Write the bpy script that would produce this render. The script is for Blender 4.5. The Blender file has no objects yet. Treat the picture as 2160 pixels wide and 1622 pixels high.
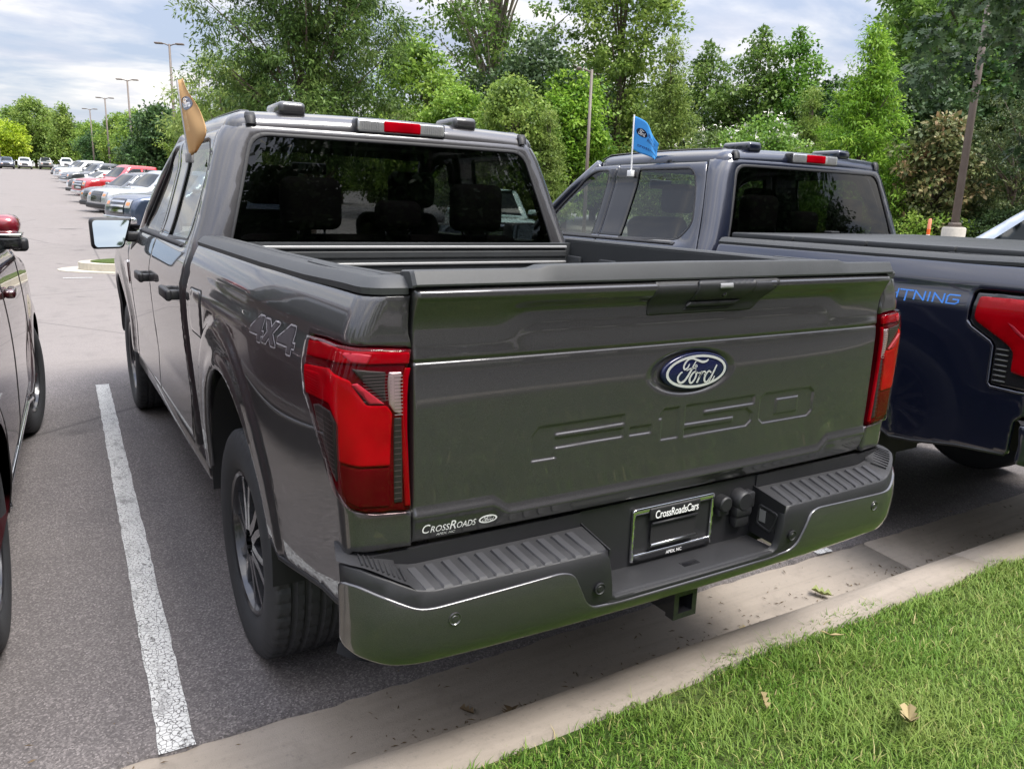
import bpy, bmesh, math, random
import numpy as np
from mathutils import Vector, Matrix
from mathutils.geometry import delaunay_2d_cdt

scene = bpy.context.scene
COL = scene.collection
rad = math.radians
PI = math.pi

# ------------------------------------------------------------------ camera
CAM = np.array([-1.489, -2.636, 1.583])
yaw, pitch, roll = rad(31.22), rad(-13.03), rad(1.81)
_f = np.array([math.sin(yaw)*math.cos(pitch), math.cos(yaw)*math.cos(pitch), math.sin(pitch)])
_r = np.cross(_f, [0, 0, 1]); _r /= np.linalg.norm(_r)
_u = np.cross(_r, _f)
CR = _r*math.cos(roll) + _u*math.sin(roll)
CU = _u*math.cos(roll) - _r*math.sin(roll)
cam_d = bpy.data.cameras.new('camera')
cam_d.sensor_width = 36.0
cam_d.sensor_fit = 'HORIZONTAL'
cam_d.lens = 36.0*1647.6/2160.0
cam_d.clip_start = 0.05
cam_d.clip_end = 5000
cam_d.dof.use_dof = False
cam = bpy.data.objects.new('camera', cam_d)
COL.objects.link(cam)
M = Matrix(((CR[0], CU[0], -_f[0], CAM[0]), (CR[1], CU[1], -_f[1], CAM[1]), (CR[2], CU[2], -_f[2], CAM[2]), (0, 0, 0, 1)))
cam.matrix_world = M
scene.camera = cam

# ------------------------------------------------------------------ sky, sun, exposure
SUN_EL, SUN_AZ = rad(58), rad(152)      # azimuth clockwise from +y
world = bpy.data.worlds.new('World'); scene.world = world
world.use_nodes = True
wn = world.node_tree.nodes; wl = world.node_tree.links
wn.clear()
w_out = wn.new('ShaderNodeOutputWorld'); w_bg = wn.new('ShaderNodeBackground')
w_bg.inputs['Strength'].default_value = 0.1
sky = wn.new('ShaderNodeTexSky'); sky.sky_type = 'NISHITA'; sky.sun_disc = False
sky.sun_elevation = SUN_EL; sky.sun_rotation = SUN_AZ
sky.air_density = 1.0; sky.dust_density = 1.5; sky.ozone_density = 1.0
# broken cloud layer: direction projected on a flat layer overhead
tc = wn.new('ShaderNodeTexCoord'); sx = wn.new('ShaderNodeSeparateXYZ')
wl.new(tc.outputs['Generated'], sx.inputs[0])
def wmath(op, a, b=None, clamp=False):
    n = wn.new('ShaderNodeMath'); n.operation = op; n.use_clamp = clamp
    for i, v in enumerate((a, b)):
        if v is None: continue
        if isinstance(v, (int, float)): n.inputs[i].default_value = v
        else: wl.new(v, n.inputs[i])
    return n.outputs[0]
elev = wmath('MAXIMUM', sx.outputs[2], 0.0)
den = wmath('ADD', elev, 0.16)
cx = wmath('DIVIDE', sx.outputs[0], den); cy = wmath('DIVIDE', sx.outputs[1], den)
cb = wn.new('ShaderNodeCombineXYZ'); wl.new(cx, cb.inputs[0]); wl.new(cy, cb.inputs[1])
mp = wn.new('ShaderNodeMapping'); mp.inputs['Rotation'].default_value = (0, 0, rad(-28)); mp.inputs['Scale'].default_value = (0.70, 1.1, 1)
wl.new(cb.outputs[0], mp.inputs[0])
def wnoise(scale, detail, rough, off):
    m2 = wn.new('ShaderNodeMapping'); m2.inputs['Location'].default_value = off
    wl.new(mp.outputs[0], m2.inputs[0])
    n = wn.new('ShaderNodeTexNoise'); n.inputs['Scale'].default_value = scale
    n.inputs['Detail'].default_value = detail; n.inputs['Roughness'].default_value = rough
    n.inputs['Distortion'].default_value = 0.25
    wl.new(m2.outputs[0], n.inputs['Vector']); return n.outputs['Fac']
def wramp(src, stops):
    r = wn.new('ShaderNodeValToRGB'); wl.new(src, r.inputs[0])
    while len(r.color_ramp.elements) < len(stops): r.color_ramp.elements.new(0.5)
    for e, (p, c) in zip(r.color_ramp.elements, stops):
        e.position = p; e.color = c if len(c) == 4 else (*c, 1)
    return r.outputs[0]
cover = wramp(wnoise(1.3, 8, 0.58, (3.1, 1.7, 0)), [(0.36, (0, 0, 0)), (0.56, (1, 1, 1))])
shade = wramp(wnoise(1.9, 8, 0.58, (7.4, 2.2, 4)), [(0.30, (4.3, 4.8, 6.1)), (0.47, (6.4, 6.6, 7.4)), (0.60, (9.6, 9.3, 8.9))])
veil = wn.new('ShaderNodeMix'); veil.data_type = 'RGBA'
veil.inputs[0].default_value = 0.55
wl.new(sky.outputs[0], veil.inputs[6]); veil.inputs[7].default_value = (5.6, 6.1, 7.6, 1)
mx = wn.new('ShaderNodeMix'); mx.data_type = 'RGBA'
wl.new(cover, mx.inputs[0]); wl.new(veil.outputs[2], mx.inputs[6]); wl.new(shade, mx.inputs[7])
# bright overcast: the cloud layer is thinner and brighter overhead than along the horizon
gain = wmath('ADD', wmath('MULTIPLY', wmath('MULTIPLY', elev, elev), 1.35), 0.345)
gm = wn.new('ShaderNodeMix'); gm.data_type = 'RGBA'; gm.blend_type = 'MULTIPLY'; gm.inputs[0].default_value = 1.0
wl.new(mx.outputs[2], gm.inputs[6]); wl.new(gain, gm.inputs[7])
wl.new(gm.outputs[2], w_bg.inputs['Color']); wl.new(w_bg.outputs[0], w_out.inputs[0])

sun_d = bpy.data.lights.new('sun', 'SUN'); sun_d.energy = 1.5; sun_d.angle = rad(25); sun_d.color = (1.0, 0.95, 0.87)
sun = bpy.data.objects.new('sun', sun_d); COL.objects.link(sun)
sd = Vector((math.sin(SUN_AZ)*math.cos(SUN_EL), math.cos(SUN_AZ)*math.cos(SUN_EL), math.sin(SUN_EL)))
sun.rotation_euler = sd.to_track_quat('Z', 'Y').to_euler(); sun.location = (0, 0, 30)
vs = scene.view_settings
vs.view_transform = 'Standard'; vs.look = 'None'; vs.gamma = 1.0; vs.exposure = 1.78; vs.use_curve_mapping = False

# ------------------------------------------------------------------ materials
MATS = {}
def nt_new(name):
    m = bpy.data.materials.new(name); m.use_nodes = True
    nt = m.node_tree; b = nt.nodes['Principled BSDF']
    return m, nt, b
def mat(name, col, rough=0.5, metal=0.0, coat=0.0, coat_rough=0.03, spec=0.5, emit=None, es=0, alpha=None, trans=0, ior=1.45):
    if name in MATS: return MATS[name]
    m, nt, b = nt_new(name)
    b.inputs['Base Color'].default_value = (*col, 1)
    b.inputs['Roughness'].default_value = rough; b.inputs['Metallic'].default_value = metal
    b.inputs['Coat Weight'].default_value = coat; b.inputs['Coat Roughness'].default_value = coat_rough
    b.inputs['Specular IOR Level'].default_value = spec
    b.inputs['Transmission Weight'].default_value = trans; b.inputs['IOR'].default_value = ior
    if emit: b.inputs['Emission Color'].default_value = (*emit, 1); b.inputs['Emission Strength'].default_value = es
    MATS[name] = m; return m
def nd(nt, t, **kw):
    n = nt.nodes.new(t)
    for k, v in kw.items():
        if hasattr(n, k): setattr(n, k, v)
        else: n.inputs[k].default_value = v
    return n
def texco(nt, out='Object', scale=None):
    t = nd(nt, 'ShaderNodeTexCoord'); o = t.outputs[out]
    if scale:
        m = nd(nt, 'ShaderNodeMapping'); m.inputs['Scale'].default_value = scale
        nt.links.new(o, m.inputs[0]); o = m.outputs[0]
    return o
def noise(nt, co, scale, detail=4, rough=0.5, dist=0.0):
    n = nd(nt, 'ShaderNodeTexNoise'); n.inputs['Scale'].default_value = scale
    n.inputs['Detail'].default_value = detail; n.inputs['Roughness'].default_value = rough; n.inputs['Distortion'].default_value = dist
    nt.links.new(co, n.inputs['Vector']); return n.outputs['Fac']
def ramp(nt, src, stops, interp='LINEAR'):
    r = nd(nt, 'ShaderNodeValToRGB'); nt.links.new(src, r.inputs[0]); r.color_ramp.interpolation = interp
    while len(r.color_ramp.elements) < len(stops): r.color_ramp.elements.new(0.5)
    for e, (p, c) in zip(r.color_ramp.elements, stops):
        if isinstance(c, (int, float)): c = (c, c, c)
        e.position = p; e.color = (*c[:3], 1)
    return r.outputs[0]
def mixc(nt, fac, a, b, mode='MIX'):
    n = nd(nt, 'ShaderNodeMix'); n.data_type = 'RGBA'; n.blend_type = mode
    for i, v in ((0, fac), (6, a), (7, b)):
        if isinstance(v, (int, float)): n.inputs[i].default_value = v
        elif isinstance(v, tuple): n.inputs[i].default_value = (*v[:3], 1)
        else: nt.links.new(v, n.inputs[i])
    return n.outputs[2]
def bump(nt, b, h, dist=0.01, strength=0.5):
    n = nd(nt, 'ShaderNodeBump'); n.inputs['Distance'].default_value = dist; n.inputs['Strength'].default_value = strength
    nt.links.new(h, n.inputs['Height']); nt.links.new(n.outputs[0], b.inputs['Normal']); return n

def paint(name, col, flake=0.35, metal=0.55, rough=0.38, cior=1.66):
    if name in MATS: return MATS[name]
    m, nt, b = nt_new(name)
    co = texco(nt)
    f = noise(nt, co, 900, 1, 0.5)
    d = noise(nt, co, 3.0, 5, 0.6)
    c = mixc(nt, ramp(nt, f, [(0.35, 0), (0.7, 1)]), tuple(k*(1-flake) for k in col), tuple(min(1, k*(1+flake)) for k in col))
    nt.links.new(c, b.inputs['Base Color'])
    b.inputs['Metallic'].default_value = metal; b.inputs['Roughness'].default_value = rough
    b.inputs['Coat Weight'].default_value = 1.0
    nt.links.new(ramp(nt, d, [(0.45, 0.012), (0.75, 0.05)]), b.inputs['Coat Roughness'])
    b.inputs['Coat IOR'].default_value = cior
    MATS[name] = m; return m

def plastic(name, col, rough=0.55, grain=1200, depth=0.0006):
    if name in MATS: return MATS[name]
    m, nt, b = nt_new(name)
    co = texco(nt)
    f = noise(nt, co, grain, 2, 0.5)
    d = noise(nt, co, 6, 5, 0.6)
    nt.links.new(mixc(nt, ramp(nt, d, [(0.4, 0), (0.8, 0.5)]), col, tuple(k*1.5+0.004 for k in col)), b.inputs['Base Color'])
    b.inputs['Roughness'].default_value = rough
    bump(nt, b, f, depth, 0.4)
    MATS[name] = m; return m

def glass(name, tint, refl_ior=1.5, rough=0.0):
    """thin vehicle glass: tinted see-through sheet plus mirror reflection by Fresnel"""
    if name in MATS: return MATS[name]
    m = bpy.data.materials.new(name); m.use_nodes = True; nt = m.node_tree; nt.nodes.clear()
    o = nd(nt, 'ShaderNodeOutputMaterial'); t = nd(nt, 'ShaderNodeBsdfTransparent'); t.inputs[0].default_value = (*tint, 1)
    g = nd(nt, 'ShaderNodeBsdfGlossy'); g.inputs['Roughness'].default_value = rough
    # two-sided Schlick reflectance (a thin pane reflects alike from both sides)
    lw = nd(nt, 'ShaderNodeLayerWeight'); lw.inputs[0].default_value = .5
    f0 = 2*((refl_ior-1)/(refl_ior+1))**2
    pw = nd(nt, 'ShaderNodeMath', operation='POWER'); nt.links.new(lw.outputs['Facing'], pw.inputs[0]); pw.inputs[1].default_value = 5
    ma = nd(nt, 'ShaderNodeMath', operation='MULTIPLY_ADD'); nt.links.new(pw.outputs[0], ma.inputs[0]); ma.inputs[1].default_value = 1-f0; ma.inputs[2].default_value = f0
    mx = nd(nt, 'ShaderNodeMixShader')
    nt.links.new(ma.outputs[0], mx.inputs[0]); nt.links.new(t.outputs[0], mx.inputs[1]); nt.links.new(g.outputs[0], mx.inputs[2])
    nt.links.new(mx.outputs[0], o.inputs[0]); MATS[name] = m; return m

# ------------------------------------------------------------------ object helpers
def link(o, parent=None):
    COL.objects.link(o)
    if parent is not None: o.parent = parent
    return o
def tag(o, label=None, cat=None, group=None, kind=None):
    if label: o['label'] = label
    if cat: o['category'] = cat
    if group: o['group'] = group
    if kind: o['kind'] = kind
    return o
def thing(name, label, cat, loc=(0, 0, 0), rz=0.0, group=None):
    o = bpy.data.objects.new(name, None); o.empty_display_size = 0.2
    o.location = loc; o.rotation_euler = (0, 0, rz)
    link(o); return tag(o, label, cat, group)
def mk(name, verts, faces, m, parent=None, smooth=True):
    me = bpy.data.meshes.new(name)
    if isinstance(verts, np.ndarray): verts = verts.tolist()
    if isinstance(faces, np.ndarray): faces = faces.tolist()
    me.from_pydata(verts, [], faces); me.update()
    if smooth: me.shade_smooth()
    if m is not None: me.materials.append(m)
    return link(bpy.data.objects.new(name, me), parent)
def copy_tree(o, parent=None):
    c = o.copy(); COL.objects.link(c); c.parent = parent
    for ch in o.children: copy_tree(ch, c)
    return c
class MB:
    """collects pieces of ONE part"""
    def __init__(s): s.v = []; s.f = []
    def add(s, v, f):
        k = len(s.v); s.v += [tuple(p) for p in v]; s.f += [tuple(i+k for i in q) for q in f]; return s
    def box(s, lo, hi):
        x0, y0, z0 = lo; x1, y1, z1 = hi
        return s.add([(x0,y0,z0),(x1,y0,z0),(x1,y1,z0),(x0,y1,z0),(x0,y0,z1),(x1,y0,z1),(x1,y1,z1),(x0,y1,z1)],
                     [(0,3,2,1),(4,5,6,7),(0,1,5,4),(1,2,6,5),(2,3,7,6),(3,0,4,7)])
    def rbox(s, lo, hi, r=0.01, seg=2, mtx=None):
        bm = bmesh.new(); bmesh.ops.create_cube(bm, size=1)
        c = [(a+b)/2 for a, b in zip(lo, hi)]; d = [abs(b-a) for a, b in zip(lo, hi)]
        for v in bm.verts: v.co = Vector((v.co[0]*d[0]+c[0], v.co[1]*d[1]+c[1], v.co[2]*d[2]+c[2]))
        bmesh.ops.bevel(bm, geom=bm.edges[:], offset=min(r, min(d)*0.49), segments=seg, profile=0.5, affect='EDGES')
        if mtx is not None: bmesh.ops.transform(bm, matrix=mtx, verts=bm.verts)
        bm.verts.index_update()
        s.add([v.co for v in bm.verts], [[v.index for v in f.verts] for f in bm.faces]); bm.free(); return s
    def tube(s, pts, r, n=10, cap=True):
        pts = [Vector(p) for p in pts]; rs = r if isinstance(r, (list, tuple)) else [r]*len(pts)
        vs = []; up = None
        for i, p in enumerate(pts):
            t = (pts[min(i+1, len(pts)-1)]-pts[max(i-1, 0)]).normalized()
            if up is None:
                up = Vector((0, 0, 1)) if abs(t.z) < 0.9 else Vector((1, 0, 0))
            a = t.cross(up).normalized(); b = a.cross(t).normalized(); up = b
            for k in range(n):
                q = 2*PI*k/n; vs.append(p+(a*math.cos(q)+b*math.sin(q))*rs[i])
        fs = []
        for i in range(len(pts)-1):
            for k in range(n): fs.append((i*n+k, i*n+(k+1) % n, (i+1)*n+(k+1) % n, (i+1)*n+k))
        if cap: fs.append(tuple(range(n-1, -1, -1))); fs.append(tuple((len(pts)-1)*n+k for k in range(n)))
        return s.add(vs, fs)
    def lathe(s, prof, n=32, axis='x', center=(0, 0, 0), closed=False, cap=True):
        """prof: (along axis, radius)"""
        vs = []; c = center
        for a, r in prof:
            for k in range(n):
                q = 2*PI*k/n; y, z = r*math.cos(q), r*math.sin(q)
                if axis == 'x': vs.append((c[0]+a, c[1]+y, c[2]+z))
                elif axis == 'y': vs.append((c[0]+z, c[1]+a, c[2]+y))
                else: vs.append((c[0]+y, c[1]+z, c[2]+a))
        fs = []; m = len(prof)
        for i in range(m if closed else m-1):
            j = (i+1) % m
            for k in range(n): fs.append((i*n+k, i*n+(k+1) % n, j*n+(k+1) % n, j*n+k))
        if not closed and cap:
            if prof[0][1] > 1e-5: fs.append(tuple(range(n-1, -1, -1)))
            if prof[-1][1] > 1e-5: fs.append(tuple((m-1)*n+k for k in range(n)))
        return s.add(vs, fs)
    def prism(s, poly, fn0, fn1):
        """closed polygon lifted by two functions and walled"""
        n = len(poly)
        return s.add([fn0(p) for p in poly]+[fn1(p) for p in poly],
                     [tuple(range(n)), tuple(range(2*n-1, n-1, -1))]+[(i, n+i, n+(i+1) % n, (i+1) % n) for i in range(n)])
    def build(s, name, m, parent=None, smooth=False, autosharp=None):
        o = mk(name, s.v, s.f, m, parent, smooth)
        if autosharp is not None:
            sharpen(o.data, autosharp)
        return o
def sharpen(me, ang=35):
    bm = bmesh.new(); bm.from_mesh(me)
    bmesh.ops.recalc_face_normals(bm, faces=bm.faces[:])
    a = rad(ang)
    for f in bm.faces: f.smooth = True
    for e in bm.edges:
        if len(e.link_faces) == 2 and e.calc_face_angle(0) > a: e.smooth = False
    bm.to_mesh(me); bm.free()

# ------------------------------------------------------------------ 2D panel machinery
def pchip(xs, ys):
    xs = np.array(xs, float); ys = np.array(ys, float); h = np.diff(xs); d = np.diff(ys)/h
    m = np.zeros_like(ys); m[0] = d[0]; m[-1] = d[-1]
    for i in range(1, len(xs)-1):
        if d[i-1]*d[i] > 0:
            w1 = 2*h[i]+h[i-1]; w2 = h[i]+2*h[i-1]; m[i] = (w1+w2)/(w1/d[i-1]+w2/d[i])
    def f(x):
        x = np.clip(np.asarray(x, float), xs[0], xs[-1]); i = np.clip(np.searchsorted(xs, x)-1, 0, len(h)-1)
        t = (x-xs[i])/h[i]; t2 = t*t; t3 = t2*t
        return (2*t3-3*t2+1)*ys[i]+(t3-2*t2+t)*h[i]*m[i]+(-2*t3+3*t2)*ys[i+1]+(t3-t2)*h[i]*m[i+1]
    return f
def sstep(a, b, x):
    t = np.clip((np.asarray(x, float)-a)/(b-a), 0, 1); return t*t*(3-2*t)
def inside(P, poly):
    x, y = P[:, 0], P[:, 1]; r = np.zeros(len(P), bool); n = len(poly)
    for i in range(n):
        x0, y0 = poly[i]; x1, y1 = poly[(i+1) % n]
        if y0 == y1: continue
        c = ((y0 > y) != (y1 > y)) & (x < (x1-x0)*(y-y0)/(y1-y0)+x0); r ^= c
    return r
def polydist(P, poly):
    d = np.full(len(P), 1e9); n = len(poly)
    for i in range(n):
        a = np.array(poly[i]); b = np.array(poly[(i+1) % n]); ab = b-a; L = ab@ab
        if L < 1e-14: continue
        t = np.clip(((P-a)@ab)/L, 0, 1); d = np.minimum(d, np.hypot(*(P-(a+t[:, None]*ab)).T))
    return d
def sdf(P, poly):
    d = polydist(P, poly); return np.where(inside(P, poly), -d, d)
def resample(poly, seg):
    out = []
    n = len(poly)
    for i in range(n):
        a = np.array(poly[i], float); b = np.array(poly[(i+1) % n], float); L = np.linalg.norm(b-a)
        if L < 1e-7: continue
        k = max(1, int(math.ceil(L/seg)))
        for j in range(k): out.append(a+(b-a)*j/k)
    return np.array(out)
def rounded(poly, r, n=4):
    """fillet polygon corners; r number or list"""
    out = []; m = len(poly)
    for i in range(m):
        p = np.array(poly[i], float); a = np.array(poly[i-1], float); b = np.array(poly[(i+1) % m], float)
        rr = r[i] if isinstance(r, (list, tuple)) else r
        da = a-p; db = b-p; la = np.linalg.norm(da); lb = np.linalg.norm(db)
        k = min(rr, la*0.45, lb*0.45)
        if k < 1e-5: out.append(tuple(p)); continue
        q0 = p+da/la*k; q1 = p+db/lb*k
        for j in range(n+1):
            t = j/n; out.append(tuple((1-t)**2*q0+2*t*(1-t)*p+t*t*q1))
    return out
def offset_poly(P, e):
    """inward offset of closed CCW or CW point array"""
    nxt = np.roll(P, -1, 0); prv = np.roll(P, 1, 0)
    t = nxt-prv; t /= (np.linalg.norm(t, axis=1)[:, None]+1e-12)
    area = 0.5*np.sum(P[:, 0]*nxt[:, 1]-nxt[:, 0]*P[:, 1])
    nrm = np.stack([-t[:, 1], t[:, 0]], 1)*(1 if area > 0 else -1)
    return P+nrm*e
def triangulate(outline, holes=(), spacing=0.03, seg=None, ring=0.004, extra=None):
    seg = seg or spacing
    loops = [resample(outline, seg)]+[resample(h, seg) for h in holes]
    pts = []; edges = []
    for L in loops:
        k = len(pts); pts += [tuple(p) for p in L]; n = len(L)
        edges += [(k+i, k+(i+1) % n) for i in range(n)]
    nb = len(pts)
    out = loops[0]
    cand = []
    if ring:
        q = offset_poly(out, ring); d = polydist(q, out)
        ok = inside(q, out) & (d > ring*0.8)
        for h in loops[1:]: ok &= (polydist(q, h) > ring) & ~inside(q, h)
        cand.append(q[ok])
        for h in loops[1:]:
            q = offset_poly(h, -ring); ok = (polydist(q, h) > ring*0.8) & inside(q, out) & ~inside(q, h) & (polydist(q, out) > ring)
            cand.append(q[ok])
    lo = out.min(0); hi = out.max(0)
    dy = spacing*0.866
    ny = int((hi[1]-lo[1])/dy)+2; nx = int((hi[0]-lo[0])/spacing)+2
    g = np.array([(lo[0]+(i+(0.5 if j % 2 else 0))*spacing, lo[1]+j*dy) for j in range(ny) for i in range(nx)])
    if extra is not None and len(extra):
        g = g[polydist(g, out) > .09]; g = np.concatenate([g, np.array(extra)])
    md = max(ring*1.6, min(spacing*0.55, 0.05))
    if extra is not None and len(extra): md = ring*1.6
    ok = inside(g, out) & (polydist(g, out) > md)
    for h in loops[1:]: ok &= ~inside(g, h) & (polydist(g, h) > md)
    cand.append(g[ok])
    pts += [tuple(p) for c in cand for p in c]
    v2, e2, f2, ov, oe, of = delaunay_2d_cdt([Vector((float(p[0]), float(p[1]))) for p in pts], edges, [], 0, 1e-7)
    V = np.array([(v[0], v[1]) for v in v2]); F = np.array([f for f in f2 if len(f) == 3], int)
    c = V[F].mean(1)
    ok = inside(c, out)
    for h in loops[1:]: ok &= ~inside(c, h)
    F = F[ok]
    # orient CCW
    a = V[F]; cr = (a[:, 1, 0]-a[:, 0, 0])*(a[:, 2, 1]-a[:, 0, 1])-(a[:, 1, 1]-a[:, 0, 1])*(a[:, 2, 0]-a[:, 0, 0])
    F = F[np.abs(cr) > 1e-12]; cr = cr[np.abs(cr) > 1e-12]
    F[cr < 0] = F[cr < 0][:, ::-1]
    return V, F
def lift_normals(lift, P, e=0.003):
    dx = lift(P+[e, 0])-lift(P-[e, 0]); dy = lift(P+[0, e])-lift(P-[0, e])
    n = np.cross(dx, dy); return n/(np.linalg.norm(n, axis=1)[:, None]+1e-12)
def panel(name, outline, lift, m, parent=None, holes=(), spacing=0.03, seg=None, off=0.0, lip=0.012, rnd=0.0015, ring=0.004, flip=False, mirror=False, extra=None):
    V, F = triangulate(outline, holes, spacing, seg, ring, extra)
    n = lift_normals(lift, V)
    if flip: n = -n
    X = lift(V)+n*off
    # boundary edges
    ed = {}
    for t in F:
        for i in range(3):
            a, b = int(t[i]), int(t[(i+1) % 3])
            if (b, a) in ed: del ed[(b, a)]
            else: ed[(a, b)] = 1
    bv = sorted({i for e in ed for i in e})
    X[bv] -= n[bv]*rnd
    faces = [tuple(int(i) for i in t) for t in F]
    idx = {b: len(X)+i for i, b in enumerate(bv)}
    if lip > 0:
        X = np.concatenate([X, X[bv]-n[bv]*lip])
        for a, b in ed: faces.append((b, a, idx[a], idx[b]))
    if flip: faces = [f[::-1] for f in faces]
    if mirror:
        X = X*[-1, 1, 1]; faces = [f[::-1] for f in faces]
    return mk(name, X, faces, m, parent, True)
def textmesh(txt, size=1.0, extrude=0.0, shear=0.0, spacing=1.0, bold=0.0):
    """outline of a string from Blender's own font -> (verts, faces) in the xy plane"""
    cu = bpy.data.curves.new('t', 'FONT'); cu.body = txt; cu.size = size; cu.shear = shear; cu.space_character = spacing
    cu.extrude = extrude; cu.offset = bold; cu.resolution_u = 3
    o = bpy.data.objects.new('t', cu); COL.objects.link(o)
    dg = bpy.context.evaluated_depsgraph_get(); dg.update()
    me = o.evaluated_get(dg).to_mesh()
    v = [tuple(p.co) for p in me.vertices]; f = [tuple(p.vertices) for p in me.polygons]
    o.evaluated_get(dg).to_mesh_clear()
    bpy.data.objects.remove(o); bpy.data.curves.remove(cu)
    return v, f
def stroke(pts, w, cap=True, sub=6):
    """smooth ribbon polygons: pts list (x,y), w widths -> verts2d, faces"""
    P = np.array(pts, float); W = np.array(w if isinstance(w, (list, tuple)) else [w]*len(P), float)
    n = len(P); out = []; ww = []
    for i in range(n-1):
        p0 = P[max(i-1, 0)]; p1 = P[i]; p2 = P[i+1]; p3 = P[min(i+2, n-1)]
        for k in range(sub):
            t = k/sub; a = 0.5*((2*p1)+(-p0+p2)*t+(2*p0-5*p1+4*p2-p3)*t*t+(-p0+3*p1-3*p2+p3)*t**3)
            out.append(a); ww.append(W[i]*(1-t)+W[i+1]*t)
    out.append(P[-1]); ww.append(W[-1]); out = np.array(out); ww = np.array(ww)
    t = np.gradient(out, axis=0); t /= (np.linalg.norm(t, axis=1)[:, None]+1e-12); nn = np.stack([-t[:, 1], t[:, 0]], 1)
    L = out+nn*ww[:, None]/2; Rr = out-nn*ww[:, None]/2; k = len(out)
    return np.concatenate([L, Rr]), [(i, k+i, k+i+1, i+1) for i in range(k-1)]
# ------------------------------------------------------------------ shared vehicle materials
GREY_PAINT = lambda: paint('grey_metallic_paint', (0.046, 0.044, 0.048), 0.35, 0.5, 0.42)
BLUE_PAINT = lambda: paint('dark_blue_metallic_paint', (0.004, 0.0068, 0.023), 0.3, 0.4, 0.34)
M_BLACK = plastic('black_textured_plastic', (0.011, 0.011, 0.013), 0.5)
M_PAD = plastic('charcoal_step_plastic', (0.018, 0.018, 0.020), 0.55)
M_CAP = plastic('dark_grey_cap_plastic', (0.027, 0.029, 0.031), 0.5)
M_GLOSS = mat('gloss_black', (0.012, 0.012, 0.014), 0.12, 0, 0.5)
M_RUBBER = plastic('tyre_rubber', (0.022, 0.023, 0.026), 0.72, 500, 0.001)
M_DARK = mat('underbody_black', (0.010, 0.010, 0.011), 0.8)
M_CHROME = mat('chrome', (0.75, 0.75, 0.76), 0.08, 1.0)
M_ALU = mat('machined_aluminium', (0.55, 0.55, 0.57), 0.28, 1.0)
M_RIMDARK = mat('dark_rim_paint', (0.035, 0.035, 0.04), 0.3, 0.5, 0.6)
M_WHITE = mat('white_vinyl', (0.80, 0.80, 0.80), 0.5)
def lens(name, c0, c1, sc=260):
    m, nt, b = nt_new(name); co = texco(nt)
    w = nd(nt, 'ShaderNodeTexWave'); w.inputs['Scale'].default_value = sc; w.bands_direction = 'Z'; nt.links.new(co, w.inputs['Vector'])
    n = noise(nt, co, 9, 3, .5)
    c = mixc(nt, ramp(nt, n, [(.35, 0), (.7, 1)]), c0, c1); c = mixc(nt, ramp(nt, w.outputs['Fac'], [(.0, .25), (1, 0)]), c, tuple(k*.4 for k in c0))
    nt.links.new(c, b.inputs['Base Color']); b.inputs['Roughness'].default_value = .25; b.inputs['Coat Weight'].default_value = 0.0
    b.inputs['Specular IOR Level'].default_value = 0.0
    MATS[name] = m; return m
M_REDLENS = lens('red_lens', (.18, .0008, .004), (.26, .001, .006))
M_REDLIT = lens('bright_red_lens', (.22, .0006, .004), (.36, .001, .007))
M_REDDEEP = lens('deep_red_lens', (.055, .0008, .003), (.085, .001, .005))
M_CLEARL = mat('clear_lens', (0.42, 0.42, 0.42), 0.18, 0.6, 1.0, 0.02)
M_SMOKE = mat('smoked_lens', (0.022, 0.027, 0.025), 0.3, 0, 0, 0.02, 0.1)
M_SEAT = plastic('charcoal_seat_cloth', (0.035, 0.030, 0.030), 0.9, 300)
M_GL_DARK = glass('privacy_glass', (0.145, 0.145, 0.15), 1.38)
M_GL_SIDE = glass('side_glass', (0.62, 0.70, 0.66), 1.5)
M_GL_WIND = glass('windscreen_glass', (0.72, 0.78, 0.75), 1.45)
M_LENSCOVER = glass('clear_lamp_cover', (1.0, .86, .88), 1.23)
M_MIRROR = mat('mirror_silvering', (0.70, 0.78, 0.80), 0.02, 1.0)

# ------------------------------------------------------------------ body surfaces of the pickup
W_bed = pchip([.40, .50, .60, .80, 1.0, 1.12, 1.19, 1.225, 1.26, 1.285, 1.30, 1.32, 1.36, 1.40],
              [.950, .958, .967, .981, .993, .998, .998, .992, .981, .976, .9745, .968, .951, .930])
YR, RC = -1.092, 0.055
def flare(y, z, yc):
    r = np.sqrt(((y-yc-.03)/.57)**2+((z-.52)/.64)**2)
    return 0.013*sstep(1.035, 0.985, r)+0.006*sstep(0.86, 0.80, r)
def bedX(y, z):
    return W_bed(z)-.024*sstep(-.25, -1.10, y)+flare(y, z, 0.04)*sstep(1.30, 1.1, z)
def bed_lift(P):
    s, z = P[:, 0], P[:, 1]
    s0 = YR+RC; X = bedX(np.maximum(s, s0), z)
    a = np.clip((s0-s)/RC, 0, PI/2); ex = np.maximum(s0-s-RC*PI/2, 0)
    x = -X+RC-RC*np.cos(a)+ex
    y = np.where(s >= s0, s, s0-RC*np.sin(a))-0.012*np.clip(ex/.1, 0, 1)
    return np.stack([x, y, z], 1)
def bed_end(z, xg=.816):
    """s where the wrapped side meets the tailgate gap"""
    X = float(bedX(np.array([YR+RC]), np.array([z]))[0]); return YR+RC-RC*PI/2-(X-RC-xg)
def bed_at(x, z): return bed_end(z, -x)

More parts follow.
